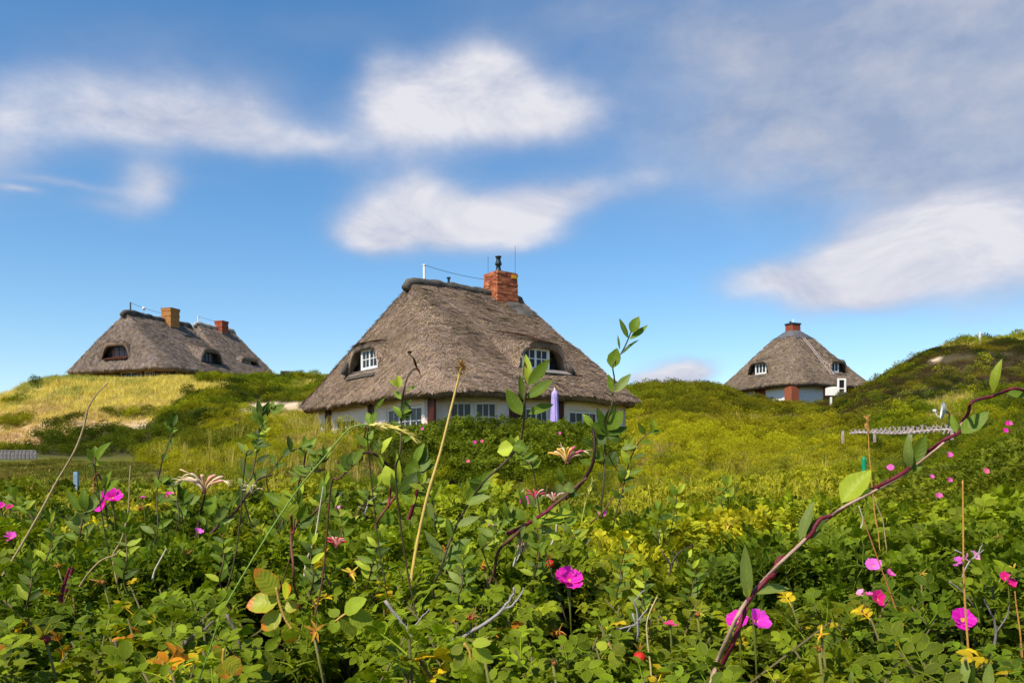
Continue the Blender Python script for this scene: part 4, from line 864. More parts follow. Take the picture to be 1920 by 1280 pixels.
def plant_far():
    # shrubs beyond ten metres
    x, y, z, r = polar(62000, 15, 85, .72, .30); k, px, py = cover(x, y, z); ok = (k == 0) | (k == 5) & (rng.random(len(x)) < .0) | ((k == 6) & (rng.random(len(x)) < .35)) | ((k == 1) & (fbm(x, y, .5) > .74) & (py > 720)) | ((k == 4) & (rng.random(len(x)) < .10))
    clear = ~house_mask(x, y); ok &= clear; x, y, z, r, k, px, py = [q[ok] for q in (x, y, z, r, k, px, py)]; n = len(x)
    bump = np.clip(fbm(x, y, 1.0, 3)-.38, 0, .35)*2.1*np.clip(r/25, .5, 1.1)*np.where(r > 48, .55, np.where(r > 30, .75, 1)); s = np.clip(r/48, .42, 1.2)*rng.uniform(.55, 1.2, n); lift = (bump*rng.uniform(.7, 1.05, n)-.12)/.55
    T = shrub_tint(x, y, px, py, k); P = np.stack([x, y, z+lift*.55], 1); S = np.stack([s, s, s*rng.uniform(.8, 1.3, n)], 1)
    # single bushes standing out of the cover
    bx, by, bz, br = polar(520, 17, 62, .70, .45); bk, bpx, bpy = cover(bx, by, bz); ok = (bk == 0) & ~house_mask(bx, by) & (fbm(bx, by, .2) > .40) & ((bpy > 725) | (br < 44)); bx, by, bz, br = [q[ok] for q in (bx, by, bz, br)]
    for i in range(len(bx)):
        R_ = random.uniform(.45, 1.15); H_ = R_*random.uniform(.45, .8)*(1 if br[i] < 44 else .6); m = int(26+30*R_); a = rng.uniform(0, 2*PI, m); q = np.sqrt(rng.random(m)); qx, qy = bx[i]+R_*q*np.cos(a), by[i]+R_*q*np.sin(a); gz = ground(qx, qy); kk, qpx, qpy = cover(qx, qy, gz)
        P = np.vstack([P, np.stack([qx, qy, gz+H_*(1-q*q)*rng.uniform(.65, 1, m)], 1)]); ss = rng.uniform(.35, .62, m)*min(1.2, max(.7, br[i]/35)); S = np.vstack([S, np.stack([ss]*3, 1)])
        T = np.vstack([T, (shrub_tint(qx, qy, qpx, qpy, kk)*.5+np.array(random.choice(((.05, .085, .004), (.09, .13, .006), (.17, .20, .008), (.26, .25, .010), (.13, .15, .03))))*.6)])
    n = len(P)
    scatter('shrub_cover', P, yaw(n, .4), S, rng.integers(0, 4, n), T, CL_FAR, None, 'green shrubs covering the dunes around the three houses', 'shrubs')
    # heath on the right dune
    x, y, z, r = polar(60000, 32, 75, .72, .2); k, px, py = cover(x, y, z); ok = k == 4; x, y, z, r, px, py = [q[ok] for q in (x, y, z, r, px, py)]; n = len(x)
    T = mix(np.tile(DARK*.8, (n, 1)), np.tile(BROWN*1.2, (n, 1)), (fbm(x, y, .45)-.36)*4); T = mix(T, np.tile(OLIV, (n, 1)), (fbm(x+5, y, .9)-.55)*4)*rng.uniform(.7, 1.3, (n, 1)); s = r/48*rng.uniform(.7, 1.2, n)
    scatter('heather_cover', np.stack([x, y, z], 1), yaw(n), np.stack([s, s, s*.8], 1), rng.integers(0, 3, n), T, CL_HEATH, None, 'dark heather and moss over the tall dune on the right', 'heather')
    # long straw grass on the dunes
    x, y, z, r = polar(110000, 10, 75, .72, .25); k, px, py = cover(x, y, z); g = (k == 1) | (k == 6); thin = (k == 1) & (py > 782+15*fbm(px, py, .02)); ok = g & (~thin | (rng.random(len(x)) < .25)) & ~house_mask(x, y)
    x, y, z, r, px, py, k = [q[ok] for q in (x, y, z, r, px, py, k)]; n = len(x); up = np.clip((770-py)/60, 0, 1)*np.clip((380-px)/260, 0, 1)
    T = mix(np.tile(STRAWC, (n, 1)), np.tile(np.array([.30, .33, .06]), (n, 1)), up*.85+(fbm(x, y, .5)-.62)*3); T = mix(T, np.tile(np.array([.52, .34, .15]), (n, 1)), (fbm(x+9, y, .3)-.5)*3+(py-775)/60)
    T = np.where((k == 6)[:, None], mix(T, np.tile(np.array([.38, .34, .05]), (n, 1)), rng.random(n)*.8), T)*rng.uniform(.75, 1.25, (n, 1)); s = np.clip(r/50, .5, 1.2)*rng.uniform(.6, 1.1, n)*np.where(k == 6, 1.0, 1.0)
    scatter('dune_grass', np.stack([x, y, z-.03], 1), yaw(n, .18), np.stack([s, s, s*.95], 1), rng.integers(0, 3, n), T, CL_GRASS, None, 'long yellow grass on the sunlit dune below the left house', 'grass')
    # short grass of the lawn
    x, y, z, r = polar(30000, 9, 36, .72, .4); k, px, py = cover(x, y, z); ok = (k == 3) | ((k == 2) & (rng.random(len(x)) < .12)); x, y, z, r = [q[ok] for q in (x, y, z, r)]; n = len(x)
    T = mix(np.tile(np.array([.15, .16, .012]), (n, 1)), np.tile(np.array([.24, .19, .03]), (n, 1)), (fbm(x, y, .5)-.45)*4)*rng.uniform(.7, 1.3, (n, 1)); s = np.clip(r/22, .6, 1.4)
    scatter('lawn_grass', np.stack([x, y, z], 1), yaw(n, .1), np.stack([s]*3, 1), rng.integers(0, 3, n), T, CL_LAWN, None, 'short olive grass on the flat ground below the left dune', 'grass')
    # tall flowering grass among the shrubs of the middle distance
    x, y, z, r = polar(4200, 7, 30, .72, .4); k, px, py = cover(x, y, z); d = fbm(x, y, .35); ok = (((k == 0) & (d > .5)) | (k == 6) | ((k == 5) & (d > .62))) & ~house_mask(x, y) & ((px < 720) | (px > 1150) | (rng.random(len(x)) < .15)) & (px < 1640); x, y, z = [q[ok] for q in (x, y, z)]; n = len(x)
    T = mix(np.tile(np.array([.62, .46, .09]), (n, 1)), np.tile(np.array([.34, .34, .03]), (n, 1)), rng.random(n)); far_side = px[ok] > 1150; T[far_side] = T[far_side]*.6+np.array([.18, .17, .006]); z = np.where(far_side, z-.14, z); s = rng.uniform(.7, 1.15, n)
    scatter('flowering_grass', np.stack([x, y, z+.25], 1), yaw(n, .12), np.stack([s*.8, s*.8, s], 1), rng.integers(0, 3, n), T, CL_SEED, None, 'thin flowering grass standing up between the shrubs in the middle', 'grass')
    # hedge before the cottage
    x, y, z, r = polar(16000, 17, 30, .5, .8); k, px, py = cover(x, y, z); ok = k == 5; x, y, z, r, px, py = [q[ok] for q in (x, y, z, r, px, py)]; n = len(x)
    T = shrub_tint(x, y, px, py, np.full(n, 5)); ed = np.clip(np.minimum(px-665, 1200-px)/60, 0, 1); hh = (.15+.85*fbm(x, y, 1.1))*(.35+.65*ed); s = rng.uniform(1.9, 2.9, n)
    scatter('rose_hedge', np.stack([x, y, z+hh*rng.uniform(.75, 1.1, n)+.15], 1), yaw(n, .5), np.stack([s*.8]*3, 1), rng.integers(0, 5, n), T*1.05, CL_ROSE, None, 'dark green rose hedge in front of the large cottage', 'hedge')
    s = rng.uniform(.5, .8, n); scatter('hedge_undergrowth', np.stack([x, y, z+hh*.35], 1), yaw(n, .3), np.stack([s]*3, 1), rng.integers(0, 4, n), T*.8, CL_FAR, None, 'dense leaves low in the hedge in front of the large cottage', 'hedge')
def house_mask(x, y):
    m = np.zeros(len(x), bool)
    for (O, a, LA, LB) in ((MH_O, (.8, .6), 4.9, 6.2), ((-27.35, 66.1), (.357, .934), 4.2, 4.6), ((-25.6, 73.6), (.357, .934), 3.3, 4.2), (RH_O, (.9, .43), 3.6, 3.7)):
        a = np.array(a)/np.hypot(*a); dx, dy = x-O[0], y-O[1]; u = dx*a[0]+dy*a[1]; v = -dx*a[1]+dy*a[0]; m |= (np.abs(u) < LA) & (np.abs(v) < LB)
    return m
plant_far()
def rose_surface(x, y):
    """top of the rose thicket near the camera"""
    g = ground(x, y); return g+1.0+(fbm(x, y, 1.6)-.5)*.18+(fbm(x+4, y, 4.)-.5)*.08
def near_tint(x, y, n):
    t = mix(np.tile(np.array([.070, .110, .004]), (n, 1)), np.tile(np.array([.27, .315, .008]), (n, 1)), (fbm(x, y, 1.7)-.38)*3.4)
    t = mix(t, np.tile(np.array([.55, .47, .012]), (n, 1)), (fbm(x+20, y+3, 2.3)-.60)*6)
    t = mix(t, np.tile(np.array([.36, .34, .010]), (n, 1)), np.clip((y-5)/14, 0, .75)*np.clip(fbm(x+3, y, .4)*2.2-.6, 0, 1))
    t = mix(t, np.tile(np.array([.095, .155, .004]), (n, 1)), np.clip((2.4-y)/1.2, 0, .55))
    return t*rng.uniform(.7, 1.25, (n, 1))
KEEP_CLEAR = [(1066,1092,60),(1416,1166,50),(1384,1166,40),(500,1090,60),(500,1140,60),(525,1175,50),(548,1190,40),(590,1182,45),(690,1160,50),(660,1150,50),(1804,1163,45),(640,1150,40),(660,1074,30),(905,1062,30),(903,1210,35),(80,1195,45),(1199,1232,22)]
def hides(x, y, z):
    px = 960+x/y*F; py = HY-(z-CZ)/y*F; m = np.zeros(len(x), bool)
    for cx, cy, rr in KEEP_CLEAR: m |= (np.abs(px-cx) < rr) & (py > cy-30) & (py < cy+rr*1.6) & (y < 2.2)
    return m
def plant_mid():
    P = []; T = []; S = []
    for (n, r0, r1, pw, s0, s1, lay) in ((24000, 5, 19, .55, 1.25, 1.9, .35), (17000, 1.8, 5.5, .8, .85, 1.3, .26), (9000, .6, 2.1, .85, .75, 1.0, .34)):
        x, y, z, r = polar(n, r0, r1, .72, pw); ok = y > .62
        if r1 > 6: k, px, py = cover(x, y, z); ok &= (k != 3) & (k != 5)
        x, y, r = [q[ok] for q in (x, y, r)]; m = len(x); zz = rose_surface(x, y)*np.ones(m); vg = np.clip((r-6)/10, 0, 1)
        zz = zz-np.clip((r-4.0)/4, 0, 1)*.50-rng.random(m)**1.4*lay-(np.where(r < 1.8, .05, 0) if r1 < 3 else 0)
        if r1 < 3: q_ = ~hides(x, y, zz+.07); x, y, r, zz = x[q_], y[q_], r[q_], zz[q_]; m = len(x)
        P.append(np.stack([x, y, zz], 1)); t = near_tint(x, y, m)
        if r1 > 6: k, px, py = cover(x, y, zz); t = mix(t, shrub_tint(x, y, px, py, k), np.clip((r-7)/6, 0, .9))
        T.append(t); S.append(rng.uniform(s0, s1, m)*np.clip(r/11, 1, 1.5))
    P, T, S = np.concatenate(P), np.concatenate(T), np.concatenate(S); n = len(P)
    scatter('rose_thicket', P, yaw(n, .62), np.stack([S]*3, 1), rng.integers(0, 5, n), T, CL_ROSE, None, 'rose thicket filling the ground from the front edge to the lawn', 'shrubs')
    # bare twigs inside the thicket
plant_mid()
# near rose bushes: every leaf that shows large is an object
def rose_leaf_meshes():
    out = []
    for k in range(14):
        mb = MB(); uvs = []; compound_leaf(mb, uvs, Vector((0, 0, 0)), Vector((0, 1, 0)), Vector((0, 0, 1)), .044*random.uniform(.9, 1.1), random.choice((2, 3, 3, 3)), random.uniform(.1, .5), random.uniform(.35, .65)); mb.uv = uvs
        out.append(mb.mesh('leaf', 'rose_leaf', True))
    return out
ROSE_LEAVES = rose_leaf_meshes()
def near_bushes():
    names = [(-.62, 'rose bush at the left front corner with fresh yellow-green shoot tips'), (-.38, 'rose bush in the left front, below the red withered shoots'), (-.14, 'rose bush carrying the leaves with scorched orange edges'),
             (.08, 'rose bush below the large magenta bloom at the bottom centre'), (.30, 'rose bush under the forked bloom crossed by the twisted vine'), (.54, 'rose bush at the right front with a bright magenta bloom and bare twigs'), (.78, 'rose bush at the right edge under the long orange grass stalk')]
    roots = [thing('rose_bush', lb, 'rose bush', (.0, 0, 0), 'rose bushes along the front edge') for _, lb in names]; cen = np.array([c for c, _ in names]); stems = [MB() for _ in names]
    cnt = [0]*len(names)
    x, y, z, r = polar(640, .86, 1.9, .60, .8); ok = y > .74; x, y = x[ok], y[ok]; zz = rose_surface(x, y); q_ = ~hides(x, y, zz); x, y, zz = x[q_], y[q_], zz[q_]; n = len(x); tint = near_tint(x, y, n)*.98
    order = np.argsort(y)
    for i in order:
        b = int(np.argmin(np.abs(cen-x[i]/y[i]*1.05))); 
        if cnt[b] > 285: continue
        top = Vector((x[i], y[i], zz[i]+random.uniform(-.05, .02))); ax = Vector((random.gauss(0, .42), random.gauss(-.1, .42), 1)).normalized(); nl = random.choice((5, 6, 7)); s0 = random.uniform(.8, 1.12)
        base = top-ax*.16+Vector((random.gauss(0, .03), random.gauss(0, .03), 0)); stems[b].tube([base-Vector((0, 0, .25)), base, top], [.004, .003, .0015], 5)
        q = Vector((0, 0, 1)).rotation_difference(ax)
        for j in range(nl):
            a = j*2.4+random.uniform(-.4, .4); ph = j/nl; el = .0+1.05*ph+random.uniform(-.3, .3); d = q @ Vector((math.cos(a)*math.cos(el), math.sin(a)*math.cos(el), math.sin(el))); nn = q @ Vector((-math.cos(a)*math.sin(el), -math.sin(a)*math.sin(el), math.cos(el)))
            X = d.cross(nn); M = Matrix((X, d, nn)).transposed().to_4x4(); s = s0*1.04*(1.08-.42*ph)*random.uniform(.85, 1.12)
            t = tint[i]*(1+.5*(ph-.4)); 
            rr_ = random.random()
            if rr_ < .07: t = np.array([.62, .42, .012]) if rr_ < .045 else np.array([.55, .20, .01])
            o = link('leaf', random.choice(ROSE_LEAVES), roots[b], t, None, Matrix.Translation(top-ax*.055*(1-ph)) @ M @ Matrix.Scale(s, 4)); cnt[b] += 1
    for b, mb in enumerate(stems): mb.obj('stems', 'stem', roots[b], True, (.12, .10, .03))['kind'] = 'stuff'
near_bushes()
def bark():
    m = MAT['stem']; nt = m.node_tree; b = nt.nodes['Principled BSDF']; tc = nt.nodes.new('ShaderNodeTexCoord'); n = nt.nodes.new('ShaderNodeTexNoise'); n.inputs['Scale'].default_value = 420; n.inputs['Detail'].default_value = 4
    nt.links.new(tc.outputs['Object'], n.inputs['Vector']); bp = nt.nodes.new('ShaderNodeBump'); bp.inputs['Strength'].default_value = .7; bp.inputs['Distance'].default_value = .0012
    nt.links.new(n.outputs['Fac'], bp.inputs['Height']); nt.links.new(bp.outputs[0], b.inputs['Normal'])
bark()
# ------------------------------------------------------------------ small built things of the middle distance
def umbrella():
    p = Vector((0, 0, 0)); Y = 30.6; c = W(1040, 785, Y); gz = ground1(c.x, Y); T = thing('parasol', 'closed lilac parasol standing before the large cottage', 'parasol', (c.x, Y, gz))
    top = W(1040, 727, Y).z-gz; f = MB(); f.tube([(0, 0, 0), (0, 0, top-.05)], .022, 8); f.obj('pole', 'paint', T)
    f = MB(); vs = []; n = 24; prof = ((.13, .0, .8), (.135, .12, 1.), (.12, .5, 1.), (.115, .82, .8), (.125, .86, .3), (.10, .93, .3), (.03, 1.0, .1)); h0, h1 = top-1.28, top-.07
    for (r_, t, k) in prof:
        for j in range(n): a = 2*PI*j/n; rr = r_*(1+.22*k*math.cos(8*a+t*1.5)); vs.append((rr*math.cos(a), rr*math.sin(a), h0+(h1-h0)*t))
    f.add(vs, [(i*n+j, i*n+(j+1) % n, (i+1)*n+(j+1) % n, (i+1)*n+j) for i in range(len(prof)-1) for j in range(n)]); f.obj('folded_cloth', 'lilac', T, True)
    f = MB(); f.tube([(0, 0, top-.36), (0, 0, top-.30)], .120, 16); f.obj('tie_strap', 'lilac', T); f = MB(); f.lathe([(.03, 0), (.035, .04), (.02, .07)], (0, 0, top-.07), 8); f.obj('finial', 'paint', T)
umbrella()
def rail_fence():
    T = thing('rail_fence', 'low whitewashed rail fence with crossed slats below the heather dune', 'fence', (0, 0, 0)); Y0, Y1 = 24.5, 22.5; a, b = W(1580, 814, Y0), W(1792, 806, Y1); d = (b-a); L_ = d.length
    gs = [ground1(a.x+d.x*t, a.y+d.y*t) for t in (0, .3, .6, 1)]
    f = MB(); f.tube([a.lerp(b, t)+Vector((0, 0, .03*math.sin(t*9))) for t in np.linspace(0.07, 1, 10)], .028, 6); f.obj('rail', 'pink_wood', T)
    pm = MB(); pm.box((0, 0, -.12), (.06, .06, .36)); me = pm.mesh('post', 'pink_wood')
    for t in (0, .30, .62, .97): link('post', me, T, None, a.lerp(b, t)+Vector((0, 0, .05)))
    sm = MB(); sm.box((0, 0, 0), (.03, .02, .25)); me = sm.mesh('slat', 'pink_wood')
    for i in range(46):
        t = .09+.90*i/45; c = a.lerp(b, t)+Vector((0, -.02 if i % 2 else .02, (.07 if t < .42 else .04)+random.uniform(-.02, .02))); s = random.uniform(.45, .6) if t < .42 else random.uniform(.7, 1.1)
        link('slat', me, T, None, None, Matrix.Translation(c) @ Matrix.Rotation((.55 if i % 2 else -.6)+random.uniform(-.2, .2), 4, 'Y') @ Matrix.Diagonal((1, 1, s, 1)))
rail_fence()
def picket_fence():
    T = thing('picket_fence', 'short weathered grey picket fence at the left edge below the dune', 'fence'); Y = 27; a, b = W(-60, 846, Y), W(66, 846, Y); f = MB()
    for dz in (.02, -.14): f.tube([a+Vector((0, .03, dz)), b+Vector((0, .03, dz))], .022, 5)
    f.obj('rail', 'grey_wood', T); s = MB(); s.box((0, 0, -.1), (.10, .025, .27)); me = s.mesh('picket', 'grey_wood')
    for i in range(19): link('picket', me, T, None, None, Matrix.Translation(a.lerp(b, i/18)+Vector((0, 0, random.uniform(-.02, .02)-.02))) @ Matrix.Rotation(random.uniform(-.06, .06), 4, 'Y'))
picket_fence()
def dish():
    c = W(1772, 769, 24); T = thing('satellite_dish', 'white oval satellite dish seen edge-on among the tall dune grass', 'satellite dish', c); f = MB(); vs = [(0, 0, 0)]; n = 24
    for i in range(1, 6):
        r_ = .24*i/5
        for k in range(n): a = 2*PI*k/n; vs.append((-.09*(i/5)**2, r_*math.cos(a)*1.0, r_*math.sin(a)*1.0))
    fs = [(0, 1+k, 1+(k+1) % n) for k in range(n)]+[(1+i*n+k, 1+(i+1)*n+k, 1+(i+1)*n+(k+1) % n, 1+i*n+(k+1) % n) for i in range(4) for k in range(n)]
    m = len(vs); vs += [(x+.02, y*1.02, z*1.02) for x, y, z in vs]; fs += [tuple(reversed([i+m for i in q])) for q in fs]; f.add(vs, fs); o = f.obj('reflector', 'white_plastic', T, True); o.rotation_euler = (0, .12, -.36)
    f = MB(); f.tube([(.02, 0, -.02), (.12, 0, -.1), (.12, 0, -.9)], .022, 6); f.obj('bracket', 'zinc', T); f = MB(); f.tube([(-.05, 0, -.22), (-.22, 0, -.16), (-.30, 0, -.02)], .012, 5); f.box((-.30, 0, .0), (.08, .05, .06)); f.obj('receiver_arm', 'white_plastic', T)
dish()
def marker(px, py0, py1, Y, w, mat, name, label, cat, rnd=False):
    t, b = W(px, py0, Y), W(px, py1, Y); h = t.z-b.z; f = MB()
    if rnd: f.lathe([(w*.45, -.4), (w*.5, 0), (w*.5, h*.75), (w*.42, h*.92), (w*.2, h)], (0, 0, 0), 14)
    else: f.box((0, 0, h/2-.3), (w, w, h+.6))
    f.v = [tuple(Vector(v)) for v in f.v]; o = f.obj(name, mat, None, rnd, None, b); return tag(o, label, cat)
marker(1620, 856, 880, 9, .048, 'green_plastic', 'marker_post', 'small rounded green plastic marker in the yellow-green slope', 'marker post', True)
marker(143, 884, 912, 15, .07, 'blue_post', 'marker_post', 'blue-grey square post on the lawn at the left', 'post')
marker(1837, 622, 634, 49, .09, 'white_plastic', 'marker_post', 'white stake on the very top of the heather dune', 'stake')
marker(1641, 699, 714, 53, .07, 'grey_wood', 'wooden_stake', 'grey wooden stake where the tall dune rises beside the small house', 'stake')
marker(1558, 744, 756, 50, .10, 'white_plastic', 'wooden_stake', 'white stake in the shrubs below the white screen of the small house', 'stake')
marker(1607, 764, 776, 44, .07, 'grey_wood', 'wooden_stake', 'pale stake in shrubs midway between the small house and the rail fence', 'stake')
def lookout():
    c = W(539, 697, 66); T = thing('wooden_stand', 'small weathered wooden stand on the skyline between the left house and the cottage', 'stand', c); f = MB(); f.box((0, 0, 0), (.95, .6, .10)); f.obj('top', 'grey_wood', T); f = MB(); f.box((0, 0, 0), (.10, .10, .9)); me = f.mesh('leg', 'grey_wood')
    for x in (-.42, .42):
        for y in (-.22, .22): link('leg', me, T, None, (x, y, -.5))
    f = MB(); f.box((0, .24, -.26), (.8, .04, .08)); f.obj('brace', 'grey_wood', T)
lookout()
def screen():
    Y = 66; T = thing('garden_screen', 'white framed glass screen with a low white panel beside the small house', 'screen', W(1578, 733, Y)); s = Y/F; f = MB()
    for x in (-6.4, 6.4): f.box((x*s, 0, 11*s), (3.2*s, .1, 26*s))
    f.box((0, 0, 22.4*s), (9.4*s, .1, 3*s)); f.box((0, 0, 5*s), (9.4*s, .1, 2*s)); f.obj('frame', 'plaster_white', T); f = MB(); f.box((0, .02, 13.6*s), (9.3*s, .02, 14*s)); f.obj('pane', 'glass', T)
    f = MB(); vs = []
    for y in (-.05, .05):
        for k in range(9): x = -8.2-22*k/8; z = 8.5-.09*(k-2)**2*.9; vs += [(x*s, y, -8*s), (x*s, y, z*s)]
    fs = [(2*k, 2*k+1, 2*k+3, 2*k+2) for k in range(8)]+[(18+2*k, 20+2*k, 21+2*k, 19+2*k) for k in range(8)]+[(2*k+1, 2*k+19, 2*k+21, 2*k+3) for k in range(8)]; f.add(vs, fs); f.obj('panel', 'plaster_white', T)
screen()
def kerb():
    pts = [W(px, py, 17.5) for px, py in ((-40, 924), (20, 922), (70, 920), (112, 917))]; f = MB(); f.tube(pts, .035, 6); tag(f.obj('wooden_edging', 'board', None), 'weathered timber edging lying across the lawn at the left', 'edging')
kerb()
# ------------------------------------------------------------------ flowers and stems close to the camera
def ysurf(px, py, off=.0, lo=.75, hi=16):
    """distance at which the line of sight meets the top of the thicket"""
    Y = np.exp(np.linspace(math.log(lo), math.log(hi), 420)); x = (px-960)/F*Y; z = CZ+(HY-py)/F*Y; s = rose_surface(x, Y)-np.clip((np.hypot(x, Y)-4)/4, 0, 1)*.5; k = np.nonzero(z <= s+off)[0]
    return float(Y[k[0]]) if len(k) else None
def refit(px, py, Y, size, off=.012):
    Y2 = ysurf(px, py, off)
    if Y2 is None or Y2 > 7: return Y, size
    return Y2, size*Y2/Y
def petal(mb, uvs, M, L_, w, cup, ruffle, val):
    K, J = 5, 4; o = len(mb.v); vs = []
    for i in range(K+1):
        t = i/K; hw = w/2*(math.sin(min(1, t*1.15+.08)*PI*.62))**.8*(1 if t < .99 else .86)
        for j in range(J+1):
            s = -1+2*j/J; el = cup*(1-.45*t); r_ = L_*t*math.cos(el); z = L_*t*math.sin(el)+.18*w*s*s*t*math.cos(el)+ruffle*math.sin(j*2.3+i*1.9)*t*L_*.06
            if t > .9: r_ -= L_*.05*(1-abs(s))*0+L_*.06*(s*s); z -= L_*.03*(1-s*s)*-1
            vs.append(M @ Vector((s*hw, r_, z))); uvs.append((j/J, t))
    mb.add(vs, [(a*(J+1)+b, a*(J+1)+b+1, (a+1)*(J+1)+b+1, (a+1)*(J+1)+b) for a in range(K) for b in range(J)], val)
def petal_meshes():
    out = []
    for k in range(6):
        mb = MB(); uvs = []; petal(mb, uvs, Matrix.Identity(3), 1, random.uniform(.95, 1.15), (.35, .55, .8, 1.05, .6, .9)[k], random.uniform(.5, 1.4), .5); mb.uv = uvs; out.append(mb.mesh('petal', 'petal', True))
    return out
PETALS = petal_meshes()
def rose(px, py, Y, size, label, tint=(.75, .02, .52), face=(0, -.6, .8), openness=0, npet=5, spin=None, bud=False, parts=True):
    """rugosa bloom: broad petals round a yellow middle, sepals below"""
    if Y < 8: Y, size = refit(px, py, Y, size)
    c = W(px, py, Y); T = thing('rose_bloom', label, 'rose', c, 'rose blooms'); q = Vector(face).normalized().to_track_quat('Z', 'Y').to_matrix(); a0 = random.random()*6 if spin is None else spin; s = size/2
    for k in range(npet):
        me = PETALS[(openness+(k % 2)) % 6]; M = q @ Matrix.Rotation(a0+2*PI*k/npet+random.uniform(-.15, .15), 3, 'Z') @ Matrix.Rotation(random.uniform(-.12, .22), 3, 'X')
        t = np.array(tint)*random.uniform(.85, 1.15); link('petal', me, T, t, None, M.to_4x4() @ Matrix.Scale(s*random.uniform(.9, 1.08), 4))
    if parts:
        f = MB()
        for k in range(22): a = 2*PI*k*.618; r_ = s*.22*math.sqrt((k+1)/22); p = q @ Vector((r_*math.cos(a), r_*math.sin(a), s*.12)); f.tube([q @ Vector((0, 0, .02*s)), p], s*.018, 3, .5); f.box(p, (s*.05,)*3)
        f.obj('stamens', 'stem', T, False, (.75, .5, .04))
        f = MB()
        for k in range(5): a = 2*PI*k/5+.4; d = q @ Vector((math.cos(a), math.sin(a), -.25)); leaf_card(f, q @ Vector((0, 0, -.03*s)), d, q @ Vector((0, 0, 1)), s*.75, s*.16, .5)
        f.obj('sepals', 'leaf_far', T, False, (.13, .16, .015)); f = MB(); e = q @ Vector((0, 0, -s*.15)); f.tube([(0, 0, 0), e, e+Vector((.004, .004, -.05)), e+Vector((.01, .01, -.16))], [s*.1, s*.16, .0016, .0018], 6); f.obj('stalk', 'stem', T, True, (.12, .14, .02))
    return T
MG = (.84, .022, .44); PK = (.85, .13, .46); HOT = (.74, .014, .22); PALE = (.86, .34, .55)
rose(1066, 1090, 1.62, .062, 'large magenta rose bloom seen from the side at the bottom centre', MG, (.1, -.55, .7), 3, 6, .3)
rose(1416, 1166, 1.55, .052, 'magenta bloom just right of where the vine crosses its dry stalk', (.82, .05, .60), (.35, -.6, .6), 3, 5, 1.0)
rose(1384, 1166, 1.60, .044, 'magenta bloom half hidden behind the dry vine stalk', MG, (-.4, -.5, .6), 2, 5, 2.0)
rose(1804, 1163, 1.9, .056, 'wide open deep magenta bloom behind the orange grass stalk', (.72, .01, .42), (0, -.75, .6), 1, 5, .2)
rose(1823, 1052, 2.6, .060, 'pale pink open bloom beside the orange grass stalk', PALE, (.1, -.8, .5), 1, 5, .5)
rose(1799, 1056, 2.65, .040, 'small lilac bloom touching the pale open bloom', (.62, .10, .50), (-.3, -.5, .7), 3, 4)
rose(1638, 1062, 2.6, .055, 'pink bloom catching the sun by the crossed grass stalks', (.85, .18, .66), (-.2, -.7, .6), 2, 5)
rose(1666, 1078, 2.6, .040, 'small pink bloom just below the sunlit pink bloom', PK, (.3, -.4, .6), 3, 4)
rose(1645, 1124, 2.3, .050, 'crimson-pink bloom hanging in two lobes under the crossed stalks', HOT, (.1, -.8, .3), 2, 5)
rose(1629, 1117, 2.35, .028, 'slim pink bud beside the crimson-pink bloom', PK, (0, -.2, .9), 3, 4)
rose(1615, 1114, 2.35, .030, 'leftmost pink bud of the trio under the crossed stalks', PALE, (-.5, -.3, .8), 3, 4)
rose(1884, 1084, 2.4, .036, 'deep pink bloom upper of the pair near the right edge', HOT, (-.2, -.7, .5), 2, 5)
rose(1893, 1095, 2.4, .036, 'deep pink bloom lower of the pair near the right edge', HOT, (.2, -.7, .4), 2, 5)
rose(210, 935, 2.3, .060, 'magenta bloom with folded petals among the honeysuckle leaves at the left', MG, (.2, -.5, .6), 2, 5)
rose(196, 947, 2.35, .050, 'lower magenta petals of the pair among the left honeysuckle leaves', MG, (-.3, -.7, .2), 2, 4)
rose(317, 934, 2.4, .038, 'round hot pink bloom under the striped honeysuckle flower', (.80, .03, .38), (0, -.5, .8), 3, 5)
rose(268, 933, 2.4, .018, 'tiny pink bud between the magenta and hot pink blooms', PK, (0, -.2, 1), 5, 4)
rose(372, 998, 1.9, .026, 'pale violet bud low under the left honeysuckle', (.72, .14, .62), (.4, -.3, .8), 5, 4)
rose(20, 1009, 2.0, .032, 'pink bloom near the left edge above the grass stalk foot', (.80, .09, .50), (.2, -.6, .7), 2, 5)
rose(2, 951, 2.6, .034, 'magenta bloom cut by the left edge', MG, (0, -.6, .6), 2, 5)
rose(19, 951, 2.7, .022, 'small hot pink bud right of the cut bloom', HOT, (0, -.6, .6), 3, 4)
rose(1257, 1172, 1.6, .026, 'red and white half-open bud at the bottom right of the centre bloom', (.80, .06, .22), (.1, -.1, 1), 5, 4)
rose(920, 985, 2.3, .024, 'small magenta bloom left of the red vine stems', PK, (0, -.5, .7), 2, 5)
rose(675, 1051, 1.5, .015, 'small round magenta bud under the red honeysuckle head', MG, (0, -.4, .8), 5, 4)
rose(640, 955, 2.3, .028, 'pink bloom flattened behind the twigs left of the grass seed head', PALE, (0, -.2, 1), 1, 5)
